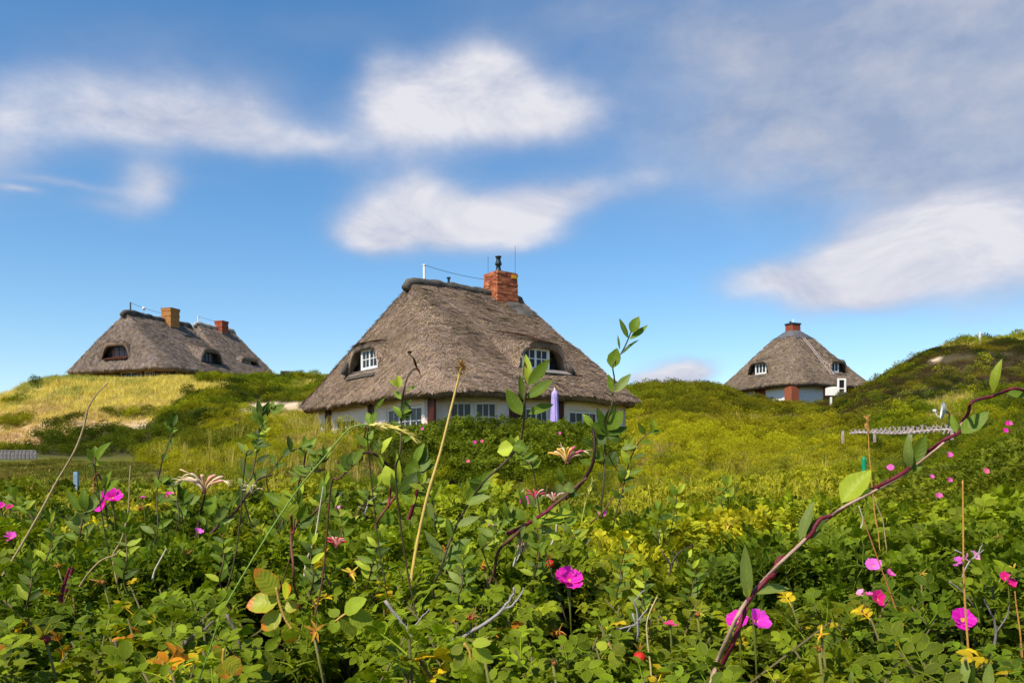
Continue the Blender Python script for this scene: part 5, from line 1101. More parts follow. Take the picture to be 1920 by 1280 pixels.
tiny = [(792, 804, 19, 'pink bloom high in the hedge under the brown seed head'), (890, 829, 18, 'pink bloom in the hedge left of the tall central sprig'), (904, 827, 18, 'reddish bloom next to the hedge bloom by the central sprig'), (1049, 812, 19, 'magenta bloom in the hedge below the parasol'), (878, 865, 16, 'salmon bloom low in the hedge'),
        (1887, 795, 11, 'pink bloom upper of two on the right hillside'), (1892, 793.5, 11, 'small pale bloom beside the upper right hillside bloom'), (1884, 808, 11, 'magenta bloom lower of two on the right hillside'), (1780, 853, 10, 'magenta bloom left of the vine on the right hillside'), (1848, 884, 9, 'pink bloom alone on the right hillside'), (1669, 877, 9, 'pink bloom right of the green marker'),
        (1746, 894, 8, 'dark pink bloom under the twin vine leaves'), (1780, 900, 8, 'orange-red bloom on the right hillside'), (1760, 930, 6, 'dark magenta bloom on the shaded slope'), (1130, 963, 5, 'pink bloom beside the red side stem'), (985, 941, 4, 'salmon bloom under the yellow honeysuckle flower')]
for (px, py, Y, lb) in tiny: rose(px, py, Y-.4, .075 if Y > 8 else .05, lb, random.choice((MG, PK, (.8, .15, .25))), (random.uniform(-.3, .3), -.8, .5), 1, 5, None, False, Y < 8)
# spent roses: star of long orange sepals round a swelling hip
def spent(px, py, Y, size, label, tint=(.62, .30, .03), hip=(.30, .10, .02), n=5, up=None):
    up = up or (random.uniform(-.6, .6), random.uniform(-.6, .1), random.uniform(.3, .8)); tint = np.array(tint)*.8+np.array((-.02, .02, .01))
    Y, size = refit(px, py, Y, size*.72); T = thing('spent_rose', label, 'spent rose', W(px, py, Y), 'spent rose heads'); q = Vector(up).normalized().to_track_quat('Z', 'Y').to_matrix(); f = MB(); f.lathe([(.15*size, -.28*size), (.25*size, -.15*size), (.2*size, 0), (.08*size, .06*size)], (0, 0, 0), 10); f.v = [tuple(q @ Vector(v)) for v in f.v]; f.obj('hip', 'stem', T, True, hip)
    for k in range(n):
        a = 2*PI*k/n+random.uniform(-.6, .6); f = MB(); b = q @ Vector((math.cos(a), math.sin(a), random.uniform(-.3, .9))); pts = []; droop = random.uniform(-1.3, 1.3); nn = q @ Vector((0, 0, 1)); s_ = b.cross(nn).normalized(); vs = []
        for t in (0, .25, .5, .75, 1): c = b*size*t*.75+nn*(droop*size*.4*t*t+.05*size*math.sin(t*5)); w_ = size*.075*(1-t)**.5*(1+.5*math.sin(t*3))+size*.012*(t > .9); vs += [c-s_*w_+nn*w_*.4, c-nn*.0, c+s_*w_+nn*w_*.4]
        f.add(vs, [x for i in range(4) for x in ((3*i, 3*i+1, 3*i+4, 3*i+3), (3*i+1, 3*i+2, 3*i+5, 3*i+4))], random.random()); f.obj('sepal', 'vine_leaf', T, True, np.array(tint)*random.uniform(.8, 1.2)).data.uv_layers.new(name='UVMap')
    f = MB(); e = q @ Vector((0, 0, -.25*size)); f.tube([e, e+Vector((.01, .01, -.06)), e+Vector((.02, .02, -.18))], .0018, 5); f.obj('stalk', 'stem', T, True, (.16, .15, .03))
for a in [(590, 1182, 1.32, .040, 'big orange spent rose with papery cup under the scorched leaves', (.78, .36, .02)), (660, 1074, 1.5, .040, 'yellow spent rose above the forked green leaf', (.75, .48, .03)), (905, 1062, 1.8, .036, 'bright orange spent rose left of the large magenta bloom', (.78, .30, .02)), (884, 1155, 1.5, .034, 'reddish star-shaped spent rose on the grey twig', (.55, .24, .05), (.4, .06, .02)),
          (903, 1210, 1.45, .040, 'pale tan spent rose with curved sepals hanging below the grey twig', (.55, .36, .13)), (1048, 1185, 1.6, .030, 'orange brown spent rose low left of the white-and-red bud', (.6, .26, .03), (.35, .06, .01)), (1040, 1240, 1.5, .030, 'withered brown spent rose at the bottom below the centre bloom', (.42, .24, .09)), (1228, 1135, 1.7, .030, 'small orange spent rose above the red rosehip', (.66, .28, .03)),
          (80, 1195, 1.4, .060, 'large yellow-green spent rose with dark red base at the bottom left', (.50, .40, .03), (.16, .015, .01)), (265, 952, 2.2, .040, 'ragged orange spent rose right of the magenta blooms', (.62, .34, .05)), (200, 978, 2.1, .036, 'straw coloured spent rose below the magenta blooms', (.62, .42, .08)), (216, 990, 2.1, .022, 'small yellow spent rose under the straw coloured one', (.72, .42, .04)),
          (452, 975, 1.9, .034, 'brown spent rose with a yellow neighbour leaf beside the left oval leaf', (.70, .45, .03), (.25, .08, .01)), (110, 1060, 1.7, .026, 'orange tipped spent rose above the withered red shoots', (.75, .36, .02)), (1838, 1055, 2.6, .03, 'orange spent rose behind the pale open bloom', (.72, .36, .03)), (1872, 1010, 2.9, .035, 'orange spent rose on bare twigs near the right edge', (.66, .30, .04)),
          (1900, 1068, 2.4, .04, 'yellow and orange spent rose near the right edge', (.75, .42, .03)), (1728, 1075, 2.5, .03, 'yellow spent rose between the crossed stalks and the pale bloom', (.70, .45, .04)), (1540, 1190, 1.5, .03, 'bright yellow curled head right of the forked bloom', (.85, .48, .01)), (1535, 1215, 1.5, .026, 'orange brown spent rose below the bright yellow one', (.55, .20, .02)), (1310, 1148, 1.6, .036, 'yellow-green star shaped head left of the vine', (.55, .48, .03)),
          (1365, 985, 2.6, .05, 'yellow star shaped head above the thicket left of the vine', (.66, .50, .03)), (1690, 1170, 1.9, .03, 'yellow-orange head in the leaves left of the deep magenta bloom', (.80, .42, .02)), (350, 1037, 1.7, .022, 'small orange-red head in the dark leaves at the left', (.6, .22, .02)), (190, 1090, 1.5, .03, 'rust coloured head in front of the fresh shoot tips', (.55, .22, .06)), (1165, 930, 3.5, .03, 'orange head in the yellow slope right of the red stems', (.7, .35, .03))]: spent(*a[:6], *(a[6:]))
def hip(px, py, Y, s, label):
    Y, s = refit(px, py, Y, s, .0); T = thing('rose_hip', label, 'rosehip', W(px, py, Y)); f = MB(); f.lathe([(.12*s, -.5*s), (.45*s, -.3*s), (.5*s, 0), (.4*s, .3*s), (.15*s, .42*s)], (0, 0, 0), 14); f.obj('fruit', 'stem', T, True, (.50, .015, .004)); f = MB()
    for k in range(5): a = 2*PI*k/5; leaf_card(f, (0, 0, .4*s), Vector((math.cos(a)*.6, math.sin(a)*.6, 1)), Vector((0, 0, 1)), s*.9, s*.16, .5)
    f.obj('calyx', 'leaf_far', T, False, (.4, .25, .04))
hip(1199, 1232, 1.45, .022, 'shiny red rosehip at the bottom below the dry grass blade'); hip(1622, 1148, 2.2, .018, 'red rosehip under the crimson-pink bloom'); hip(1031, 1056, 1.7, .018, 'dark red berry cluster left above the large magenta bloom'); hip(1218, 1144, 1.7, .012, 'tiny red hip under the right side of the large magenta bloom')
# honeysuckle leaf: long oval sheet, base and tip placed, with a fold and a bow
def vine_leaf(par, b, tip, w, tint, facing=None, bow=.12, fold=.22, side=0, name='leaf', shape=None, mat='vine_leaf'):
    b, tip = Vector(b), Vector(tip); d = tip-b; L_ = d.length; d.normalize(); toc = Vector((0, 0, CZ))-(b+tip)/2; toc.normalize(); n = Vector(facing) if facing is not None else (toc*.8+Vector((0, 0, .5))+Vector((side, 0, 0)))
    s = d.cross(n); s.normalize(); n = s.cross(d).normalized(); K = 9; wp = shape or (.05, .50, .82, .97, 1., .95, .82, .62, .34, .02); mb = MB(); vs, uv = [], []
    for k in range(K+1):
        t = k/K; c = b+d*L_*t+n*(bow*L_*math.sin(PI*t)-.03*L_*t); hw = w/2*wp[k]*(1+.04*math.sin(k*2.3+w*900))
        for j in (-2, -1, 0, 1, 2): x = j/2; vs.append(c+s*hw*x+n*hw*fold*abs(x)**1.3+n*.05*hw*math.sin(k*1.9+j)); uv.append((.5+x/2, t))
    mb.uv = uv; mb.add(vs, [(5*k+j, 5*k+j+1, 5*k+j+6, 5*k+j+5) for k in range(K) for j in range(4)], random.random()); return mb.obj(name, mat, par, True, tint)
VG = (.14, .205, .016); VD = (.065, .105, .010); VL = (.34, .40, .03); VB = (.18, .225, .045); VBR = (.10, .035, .012)
TW = {'g': VG, 'd': VD, 'l': VL, 'b': VB, 'r': VBR}
def smooth_path(P, n=4):
    out = []; Q = [P[0]]+list(P)+[P[-1]]
    for i in range(1, len(Q)-2):
        for k in range(n):
            t = k/n; a, b, c, d = Q[i-1], Q[i], Q[i+1], Q[i+2]; out.append(.5*((2*b)+(c-a)*t+(2*a-5*b+4*c-d)*t*t+(3*b-a-3*c+d)*t**3))
    out.append(P[-1]); return out
def sprig(label, Y, stems, leaves, cat='honeysuckle', name='honeysuckle_branch'):
    """stems: (pixel path, radius near root, radius at end, colour); leaves: (base px,py, tip px,py, width px, tone)"""
    x0, y0 = stems[0][0][0][:2]; Y2 = ysurf(x0, y0, .0); Yold = Y
    if Y2 and Y2 < 3.1: Y = max(.95, Y2)
    elif Y2: Y = 2.6
    T = thing(name, label, cat); sc = Y/F; first = True
    for (path, r0, r1, col) in stems:
        r0, r1 = r0*Y/Yold, r1*Y/Yold
        path = [(p[0], p[1], p[2]*Y/Yold) if len(p) > 2 else p for p in path]
        if first and path[0][1] < 1270:
            x_ = path[0][0]+4; e = ysurf(x_, path[0][1]+1, 0) ; w_ = W(x_, path[0][1], Y); g_ = float(rose_surface(np.array([w_.x]), np.array([Y]))[0])-.10
            if w_.z > g_+.01:
                gy = HY-(g_-CZ)/Y*F; dx_ = random.choice((-1, 1))*min(60, (gy-path[0][1])*.5); path = [(x_+dx_, gy), (x_+dx_*.35, path[0][1]*.45+gy*.55)]+list(path); r0 *= .6; col = tuple(.5*c+.5*g for c, g in zip(col, (.10, .09, .02)))
        first = False
        P = [W(p[0], p[1], Y+(p[2] if len(p) > 2 else .02*math.sin(i*1.7))) for i, p in enumerate(path)]; P[0].y += .0; P = smooth_path(P, 4); n = len(P); f = MB(); f.tube(P, [r0+(r1-r0)*i/(n-1) for i in range(n)], 7, .5); f.obj('stem', 'stem', T, True, col)
    for lf in leaves:
        bx, by, tx, ty, w, tone = lf[:6]; t = np.array(TW[tone])*random.uniform(.85, 1.18); dy = random.uniform(-.012, .012); vine_leaf(T, W(bx, by, Y), W(tx, ty, Y+dy), w*sc*1.12, t, None, random.uniform(-.05, .12), random.uniform(.08, .45), random.uniform(-.5, .5))
    return T
RED = (.13, .012, .022); DRK = (.045, .012, .014); BRN = (.10, .05, .03); PURP = (.055, .018, .022)
# tall central sprig
sprig('tall central honeysuckle sprig reaching over the right dormer window', 1.25, [([(812,1110),(828,1060),(845,1010),(870,958),(905,905),(945,868),(972,835),(981,800),(983,752),(986,728)], .0032, .0016, PURP)],
 [(978,778,949,727,24,'g'),(983,752,975,700,13,'g'),(988,745,1037,711,22,'g'),(990,722,1031,672,20,'g'),(990,720,986,663,16,'l'),(986,718,984,676,9,'r'),(991,776,1038,757,17,'g'),(962,838,932,846,30,'l'),(962,836,988,842,24,'g'),(876,938,926,880,26,'g'),(874,944,920,930,20,'b'),(876,936,876,896,9,'l'),(836,1052,884,1004,28,'g'),(834,1058,796,992,20,'b'),(905,905,875,900,10,'d'),(846,1008,838,968,14,'g'),(857,985,900,968,15,'b'),(828,1065,868,1048,18,'g')])
sprig('slender sprig of glossy leaves rising into the sky right of the large cottage', 1.35, [([(1128,960),(1132,905),(1134,860),(1135,815),(1141,780),(1148,755),(1149,737),(1152,711),(1149,689),(1155,675),(1166,660),(1176,640),(1183,622)], .0026, .0010, PURP), ([(1060,935),(1090,905),(1110,872),(1115,840),(1112,800),(1110,778)], .0035, .0014, DRK)],
 [(1178,634,1161,596,9,'d'),(1184,624,1198,593,19,'g'),(1181,636,1215,608,12,'g'),(1166,664,1198,636,6,'d'),(1162,655,1158,627,4,'d'),(1148,690,1157,652,24,'g'),(1149,736,1141,701,11,'g'),(1153,735,1183,700,16,'b'),
  (1138,812,1120,762,20,'d'),(1138,812,1152,757,24,'d'),(1140,806,1168,770,24,'g'),(1136,815,1106,790,20,'d'),(1140,815,1178,800,16,'d'),(1140,820,1165,825,18,'d'),(1136,818,1118,832,22,'d'),(1132,860,1104,850,20,'g'),(1134,858,1160,868,34,'d'),(1112,800,1092,775,12,'g'),(1112,838,1090,822,16,'d'),(1110,870,1086,862,14,'g')])
sprig('small-leaved honeysuckle twig at the right of the hedge with one raised round leaf', 1.6, [([(1150,985),(1158,950),(1172,900),(1182,860),(1200,826),(1222,808)], .0024, .0010, DRK), ([(1172,900),(1150,870),(1140,850)], .0015, .0008, DRK)],
 [(1222,806,1226,786,13,'l'),(1210,815,1196,792,10,'g'),(1215,812,1240,806,8,'g'),(1200,828,1226,828,9,'g'),(1188,846,1170,822,12,'l'),(1184,862,1212,850,9,'g'),(1180,870,1164,842,12,'l'),(1176,890,1205,878,10,'g'),(1174,895,1158,868,12,'b'),(1165,925,1192,908,9,'g'),(1162,935,1146,915,10,'g'),(1172,848,1190,815,9,'l'),(1165,842,1196,836,12,'b')])
sprig('sprig with a withered curled top before the left dormer', 1.3, [([(742,900),(750,850),(752,800),(753,760),(757,735),(762,712),(773,694),(781,690),(776,672),(766,662),(772,658)], .0026, .0012, DRK)],
 [(748,728,746,703,12,'l'),(745,724,729,711,8,'l'),(752,748,739,730,9,'g'),(762,732,783,722,6,'g'),(752,772,770,748,14,'d'),(752,784,737,760,12,'g'),(756,775,772,768,8,'g'),(754,788,770,762,15,'d'),(779,688,789,703,4,'r'),(780,688,775,672,4,'r'),(770,664,764,658,7,'r'),(752,800,733,790,8,'d'),(754,830,776,815,9,'g')])
sprig('two upright leaves on a dark stem in front of the left brown post', 1.35, [([(690,835),(693,812),(697,790),(700,765),(704,748)], .0018, .0009, DRK)], [(696,796,688,772,13,'g'),(698,796,706,770,14,'g'),(702,768,722,744,6,'g'),(702,766,694,745,4,'r')])
sprig('bushy honeysuckle shoot left of the cottage with a tuft of leaves on top', 1.4, [([(455,925),(469,900),(478,866),(484,822),(488,792),(492,770)], .0028, .0012, DRK), ([(487,800),(500,780),(510,762)], .0014, .0008, DRK)],
 [(490,788,472,762,12,'g'),(490,784,483,748,11,'d'),(492,782,505,752,12,'d'),(491,776,500,757,9,'d'),(488,795,468,780,13,'g'),(508,770,514,750,9,'g'),(510,772,534,758,14,'g'),(512,775,528,768,10,'g'),(484,822,479,806,15,'d'),(483,850,478,818,13,'d'),(480,866,506,852,9,'d'),(472,900,505,877,15,'g'),(466,898,451,855,13,'b'),(460,915,446,895,14,'b'),(474,885,462,868,10,'g'),(487,803,500,794,8,'d')])
sprig('leaning honeysuckle shoot with narrow leaves just left of the cottage wall', 1.45, [([(500,905),(512,880),(525,860),(548,845),(566,838)], .0022, .0010, DRK), ([(560,905),(568,880),(572,855),(576,840)], .0018, .0009, DRK)],
 [(512,878,534,868,10,'d'),(516,872,508,850,9,'g'),(530,855,548,835,12,'d'),(545,846,540,815,10,'d'),(560,840,585,830,12,'g'),(572,856,556,838,8,'g'),(570,872,552,888,14,'b'),(568,880,590,872,9,'d'),(575,842,592,820,14,'g'),(574,840,570,815,9,'g'),(590,870,612,852,12,'g'),(566,888,545,905,12,'g')])
sprig('honeysuckle shoot with one big round leaf on a crimson stem', 1.2, [([(552,1100),(550,1060),(546,1020),(547,990),(546,965)], .0026, .0018, (.22, .012, .03)), ([(548,1000),(556,985),(560,975)], .0018, .0010, (.22, .012, .03))],
 [(546,978,534,917,33,'l'),(545,955,528,925,26,'b'),(560,978,575,945,18,'g'),(558,985,590,968,26,'d'),(540,950,494,922,19,'g'),(550,960,566,925,14,'g')])
sprig('cluster of dark leaves on a crimson stem left of the grass stem foot', 1.3, [([(585,972),(595,955),(605,938),(612,925)], .0026, .0016, (.20, .015, .03))], [(606,940,604,895,13,'g'),(608,938,620,893,10,'d'),(610,935,632,916,18,'g'),(608,940,645,918,18,'d'),(604,942,588,925,12,'g'),(612,942,640,938,9,'g'),(600,948,578,935,10,'l'),(610,925,616,880,8,'l')])
sprig('round-leaved pair on an arching red stem before the grassy mound', 1.35, [([(620,915),(634,898),(650,884),(658,872)], .0026, .0016, (.16, .015, .02)), ([(658,872),(672,855),(688,848),(700,850),(712,858),(728,872)], .0022, .0014, DRK), ([(680,862),(676,835),(684,815),(688,800)], .0014, .0009, RED)],
 [(655,880,643,849,19,'d'),(656,878,662,845,18,'d'),(660,872,682,838,16,'g'),(652,884,630,870,10,'g'),(712,852,716,880,10,'l'),(715,850,735,818,14,'l'),(700,846,712,822,12,'b'),(684,836,700,805,15,'g'),(684,838,668,812,10,'g'),(658,874,668,858,10,'g')])
sprig('large cluster of broad leaves left of the long grass stalk', 1.2, [([(702,990),(715,965),(730,945),(742,930)], .0026, .0018, (.24, .02, .03)), ([(728,950),(731,930),(733,912)], .0020, .0014, (.24, .02, .03)), ([(745,1010),(768,968),(780,930),(786,900)], .0032, .0018, (.15, .012, .025))],
 [(736,912,722,872,26,'l'),(744,928,738,880,26,'g'),(748,922,802,880,22,'d'),(750,906,744,848,10,'l'),(770,900,778,858,26,'g'),(775,880,810,862,24,'g'),(784,872,800,835,22,'d'),(778,870,796,830,16,'g'),(752,930,776,905,14,'b'),(800,880,824,870,13,'g'),(790,900,812,905,12,'b'),(716,962,706,945,14,'g'),(722,960,736,985,20,'g'),(712,965,720,990,22,'g')])
sprig('thick crimson stems with broad leaves right of the central sprig', 1.25, [([(935,1032),(960,1008),(985,985),(1010,968),(1040,945),(1060,930),(1080,912),(1100,896)], .0042, .0022, (.14, .012, .03)), ([(952,1000),(975,990),(1000,975),(1030,955),(1055,930)], .0034, .0016, (.17, .012, .03)), ([(1020,985),(1040,968),(1045,955)], .002, .0012, RED)],
 [(1052,905,1046,876,12,'g'),(1056,915,1078,918,22,'b'),(1044,905,1058,940,16,'b'),(1012,968,1080,962,24,'l'),(1000,982,1060,975,13,'g'),(1004,950,1022,912,16,'g'),(1000,952,990,918,13,'b'),(985,955,972,915,13,'g'),(985,975,955,950,18,'g'),(960,985,958,950,20,'g'),(945,1020,932,968,10,'l'),(940,1022,905,1000,14,'l'),(975,1000,1000,1020,15,'g'),(1010,990,1040,1000,15,'b'),(1030,1000,1052,1010,16,'l'),(970,1010,985,985,12,'b'),(1060,930,1090,925,10,'d')])
sprig('crimson side stem with small leaves right of the thick red stems', 1.8, [([(1105,985),(1130,960),(1148,935),(1165,905),(1170,895)], .003, .0014, (.15, .015, .03))], [(1150,932,1172,930,12,'d'),(1166,905,1160,880,10,'g'),(1168,900,1190,895,9,'d'),(1168,898,1180,880,12,'l'),(1130,960,1110,945,8,'g')])
sprig('honeysuckle leaves at the left rising over the magenta blooms', 1.3, [([(150,1030),(152,990),(158,965),(175,955),(190,940),(196,922),(190,900),(184,888)], .0026, .0014, DRK), ([(182,888),(176,900),(175,925)], .0018, .0012, (.3, .08, .03))],
 [(163,960,190,918,20,'b'),(160,958,158,915,16,'g'),(152,958,124,916,14,'g'),(154,985,146,960,26,'b'),(150,1000,122,975,14,'b'),(196,922,224,898,13,'g'),(196,918,208,882,14,'g'),(192,915,198,890,12,'b'),(150,1010,120,1000,14,'g'),(156,1000,178,980,14,'b'),(150,1015,128,1030,12,'g')])
sprig('upright pair of pale leaves on the left below the dune grass', 1.6, [([(180,890),(178,870),(177,850)], .0018, .0012, DRK)], [(177,866,164,840,15,'g'),(178,862,178,835,13,'g'),(180,866,208,828,18,'g'),(178,870,196,868,8,'l'),(177,875,166,872,9,'d')])
sprig('thin left honeysuckle shoot crossing the yellow dune foot', 1.5, [([(285,1045),(296,990),(294,945),(296,905),(304,865),(314,838),(322,812),(324,795)], .0020, .0009, PURP)], [(322,800,312,788,9,'d'),(322,798,332,776,11,'d'),(320,815,308,790,7,'g'),(322,812,336,802,10,'g'),(312,840,326,820,8,'g'),(304,862,312,848,9,'g'),(302,905,318,895,12,'g'),(298,915,290,892,8,'g'),(296,940,312,925,13,'d'),(298,945,322,935,14,'g'),(290,1000,262,985,11,'b'),(294,990,324,972,12,'g'),(290,1012,270,1035,12,'g'),(298,900,330,912,10,'d'),(286,1030,300,1005,14,'g')])
sprig('dark stems carrying the striped honeysuckle flower at the left', 1.35, [([(330,1005),(336,970),(332,940),(336,905)], .0022, .0012, DRK), ([(368,1010),(374,975),(380,945),(384,925)], .002, .0014, DRK), ([(386,1010),(410,985),(440,960),(465,925),(485,898),(510,890)], .0026, .0012, PURP)],
 [(338,940,334,905,11,'d'),(338,935,352,912,12,'g'),(340,940,368,922,12,'g'),(356,945,375,930,16,'b'),(392,965,404,928,24,'g'),(392,968,398,935,14,'b'),(402,978,432,942,17,'b'),(412,985,446,965,12,'b'),(336,968,350,945,14,'g'),(384,985,372,960,10,'g'),(430,965,448,928,11,'g'),(464,925,476,895,13,'l'),(440,955,410,935,10,'g'),(446,950,452,910,14,'b')])
# the long twisting vine at the right: red bine wound round a dry stalk
sprig('long red honeysuckle vine twisting round a pale dry stalk across the right side', 1.15, [([(1326,1300),(1345,1240),(1362,1200),(1385,1150),(1404,1122),(1428,1092),(1460,1058),(1495,1025),(1530,990),(1556,970),(1582,950),(1640,920),(1685,895),(1720,870),(1760,838),(1790,810),(1808,788)], .0031, .0015, (.42, .27, .18)),
  ([(1336,1300),(1352,1250),(1374,1205,-.004),(1400,1138,-.004),(1408,1118,.0),(1436,1088,.004),(1450,1078,-.005),(1455,1058,-.005),(1464,1046,-.004),(1476,1043,.003),(1500,1020,.004),(1522,1000,-.004),(1529,985,-.005),(1540,972,-.004),(1560,966,.004),(1590,946),(1620,925),(1660,905),(1695,885),(1712,868),(1740,846),(1775,822),(1797,812),(1800,795),(1815,775),(1820,756),(1836,748),(1860,743),(1885,733),(1905,728),(1940,738)], .0034, .0020, (.15, .012, .025))],
 [(1404,1122,1396,1020,21,'b'),(1402,1120,1400,1090,14,'l'),(1412,1112,1482,1102,20,'b'),(1500,1012,1526,938,18,'b'),(1512,1005,1552,962,18,'d'),(1520,1010,1540,992,14,'b'),(1578,942,1633,880,42,'l'),(1590,945,1640,915,12,'l'),(1706,880,1703,812,16,'b'),(1708,878,1736,814,24,'g'),(1712,885,1730,870,12,'g'),(1700,882,1692,862,7,'g'),(1794,812,1783,776,12,'g'),(1800,812,1855,770,28,'g'),(1798,806,1790,790,10,'d'),(1862,736,1878,672,16,'l'),(1888,738,1945,742,22,'g'),(1405,1130,1420,1108,6,'l')])
sprig('grey-green honeysuckle leaves poking up at the bottom right edge', 1.05, [([(1815,1300),(1812,1260),(1810,1235)], .003, .0015, (.3, .2, .04)), ([(1850,1310),(1856,1285)], .002, .0012, VG)], [(1812,1290,1810,1228,16,'b'),(1816,1290,1826,1245,12,'d'),(1852,1300,1856,1240,18,'b'),(1590,1300,1598,1250,10,'b')])
sprig('leafy shoot with olive-coloured small leaves below the right end of the hedge', 2.0, [([(1255,1010),(1262,975),(1268,940),(1270,915)], .002, .001, DRK)], [(1268,930,1258,905,10,'g'),(1270,925,1285,905,10,'l'),(1266,945,1250,930,9,'g'),(1266,950,1284,942,9,'l'),(1262,970,1246,960,10,'g'),(1262,975,1280,968,10,'g')])
# more honeysuckle half sunk in the thicket, none placed against a landmark
for (px, py, h, Y, lb) in [(92,1040,60,1.6,'short honeysuckle shoot near the left edge below the grass stalk'),(240,1050,70,1.5,'honeysuckle shoot left of the thin pale forked stem'),(420,1060,60,1.45,'honeysuckle shoot above the scorched leaves'),(640,1010,60,1.5,'honeysuckle shoot beside the red flower head'),(700,1060,50,1.4,'honeysuckle shoot below the broad leaf cluster'),(868,1100,60,1.4,'honeysuckle shoot at the foot of the tall central sprig'),(1010,1050,60,1.5,'honeysuckle shoot under the thick crimson stems'),(1165,1090,60,1.6,'honeysuckle shoot right of the large magenta bloom'),(1205,1140,55,1.5,'honeysuckle shoot above the red rosehip'),(1300,1100,50,1.7,'honeysuckle shoot left of the vine with rounded leaves'),(590,1080,60,1.35,'honeysuckle shoot on the crimson stem above the orange cup'),(60,1100,50,1.5,'honeysuckle shoot beside the withered red shoots')]:
    st = [(px-8, py+h*.5), (px-2, py), (px+random.uniform(-8, 8), py-h*.5), (px+random.uniform(-14, 14), py-h)]; lv = []
    for k in range(5):
        t = k/5; i = min(2, int(t*3)); u = t*3-i; bx, by = st[i][0]*(1-u)+st[i+1][0]*u, st[i][1]*(1-u)+st[i+1][1]*u
        for sg in (-1, 1): L_ = random.uniform(28, 46)*(1-.3*t)*1.3/Y; a = random.uniform(.5, 1.2); lv.append((bx, by, bx+sg*math.sin(a)*L_, by-math.cos(a)*L_, L_*.36, random.choice('ggbdl')))
    bx, by = st[-1]; lv += [(bx, by, bx-6, by-26, 9, 'g'), (bx, by, bx+9, by-22, 9, 'l')]; sprig(lb, Y, [(st, .0026, .0012, random.choice((RED, PURP, BRN)))], lv)
SP = [(70,985,70,'low honeysuckle shoot by the pink bloom at the left edge'),(225,1000,70,'honeysuckle shoot under the pair of magenta blooms'),(345,985,75,'honeysuckle shoot left of the striped flower stems'),(425,1000,95,'honeysuckle shoot right of the striped flower'),(520,1010,90,'honeysuckle shoot left of the crimson stemmed round leaf'),(600,1020,95,'honeysuckle shoot right of the crimson stemmed round leaf'),
 (655,985,90,'honeysuckle shoot before the pale branching twig'),(690,940,70,'honeysuckle shoot on the mound left of the broad leaves'),(820,1000,100,'honeysuckle shoot right of the golden seed stalk'),(760,1040,70,'honeysuckle shoot left of the golden seed stalk'),(905,1030,80,'honeysuckle shoot right of the central sprig foot'),(960,960,70,'honeysuckle shoot before the hedge foot'),
 (1085,1030,80,'honeysuckle shoot right of the thick crimson stems'),(1190,1000,80,'honeysuckle shoot below the raised round leaf'),(1235,1020,60,'honeysuckle shoot in the yellow slope'),(1330,1040,60,'honeysuckle shoot near the yellow star head'),(1345,960,50,'honeysuckle shoot on the open yellow-green slope'),(30,940,50,'honeysuckle shoot over the cut magenta bloom'),
 (460,860,70,'dark-leaved shoot at the left of the grassy mound'),(610,880,60,'dark-leaved shoot in the middle of the grassy mound'),(560,905,70,'leafy shoot between the mound and the round leaf'),(845,930,60,'small shoot before the dark hedge'),(1000,880,55,'small shoot in front of the hedge below the parasol'),(1080,850,60,'small-leaved shoot before the right windows')]
for (px, py, h, lb) in SP[::2]:
    a = random.uniform(-.5, .6); st = [(px, py)]
    for k in range(4): a += random.uniform(-.35, .35); st.append((st[-1][0]+math.sin(a)*h/4, st[-1][1]-math.cos(a)*h/4))
    stems = [(st, .0024, .0010, random.choice((PURP, PURP, RED, BRN)))]; nodes = [(st[i][0]*(1-u)+st[i+1][0]*u, st[i][1]*(1-u)+st[i+1][1]*u, i/4) for i in range(4) for u in (.1, .6)]
    if random.random() < .6: b = a+random.choice((-1, 1))*.8; s2 = [st[2], (st[2][0]+math.sin(b)*h*.25, st[2][1]-math.cos(b)*h*.2), (st[2][0]+math.sin(b)*h*.4, st[2][1]-math.cos(b)*h*.42)]; stems.append((s2, .0014, .0009, PURP)); nodes += [(s2[1][0], s2[1][1], .6), (s2[2][0], s2[2][1], .9)]
    lv = []
    for (bx, by, t) in nodes:
        for sg in (-1, 1):
            if random.random() < .3: continue
            L_ = random.uniform(16, 38)*(1-.25*t)*(h/80)**.5; an = random.uniform(.3, 1.35)*sg+random.uniform(-.3, .3); lv.append((bx, by, bx+math.sin(an)*L_, by-math.cos(an)*L_, L_*random.uniform(.25, .5), random.choice('gggbdll')))
    bx, by = st[-1]; lv += [(bx, by, bx-7, by-26, 9, 'g'), (bx, by, bx+8, by-24, 10, 'l')]; sprig(lb, 1.6, stems, lv)
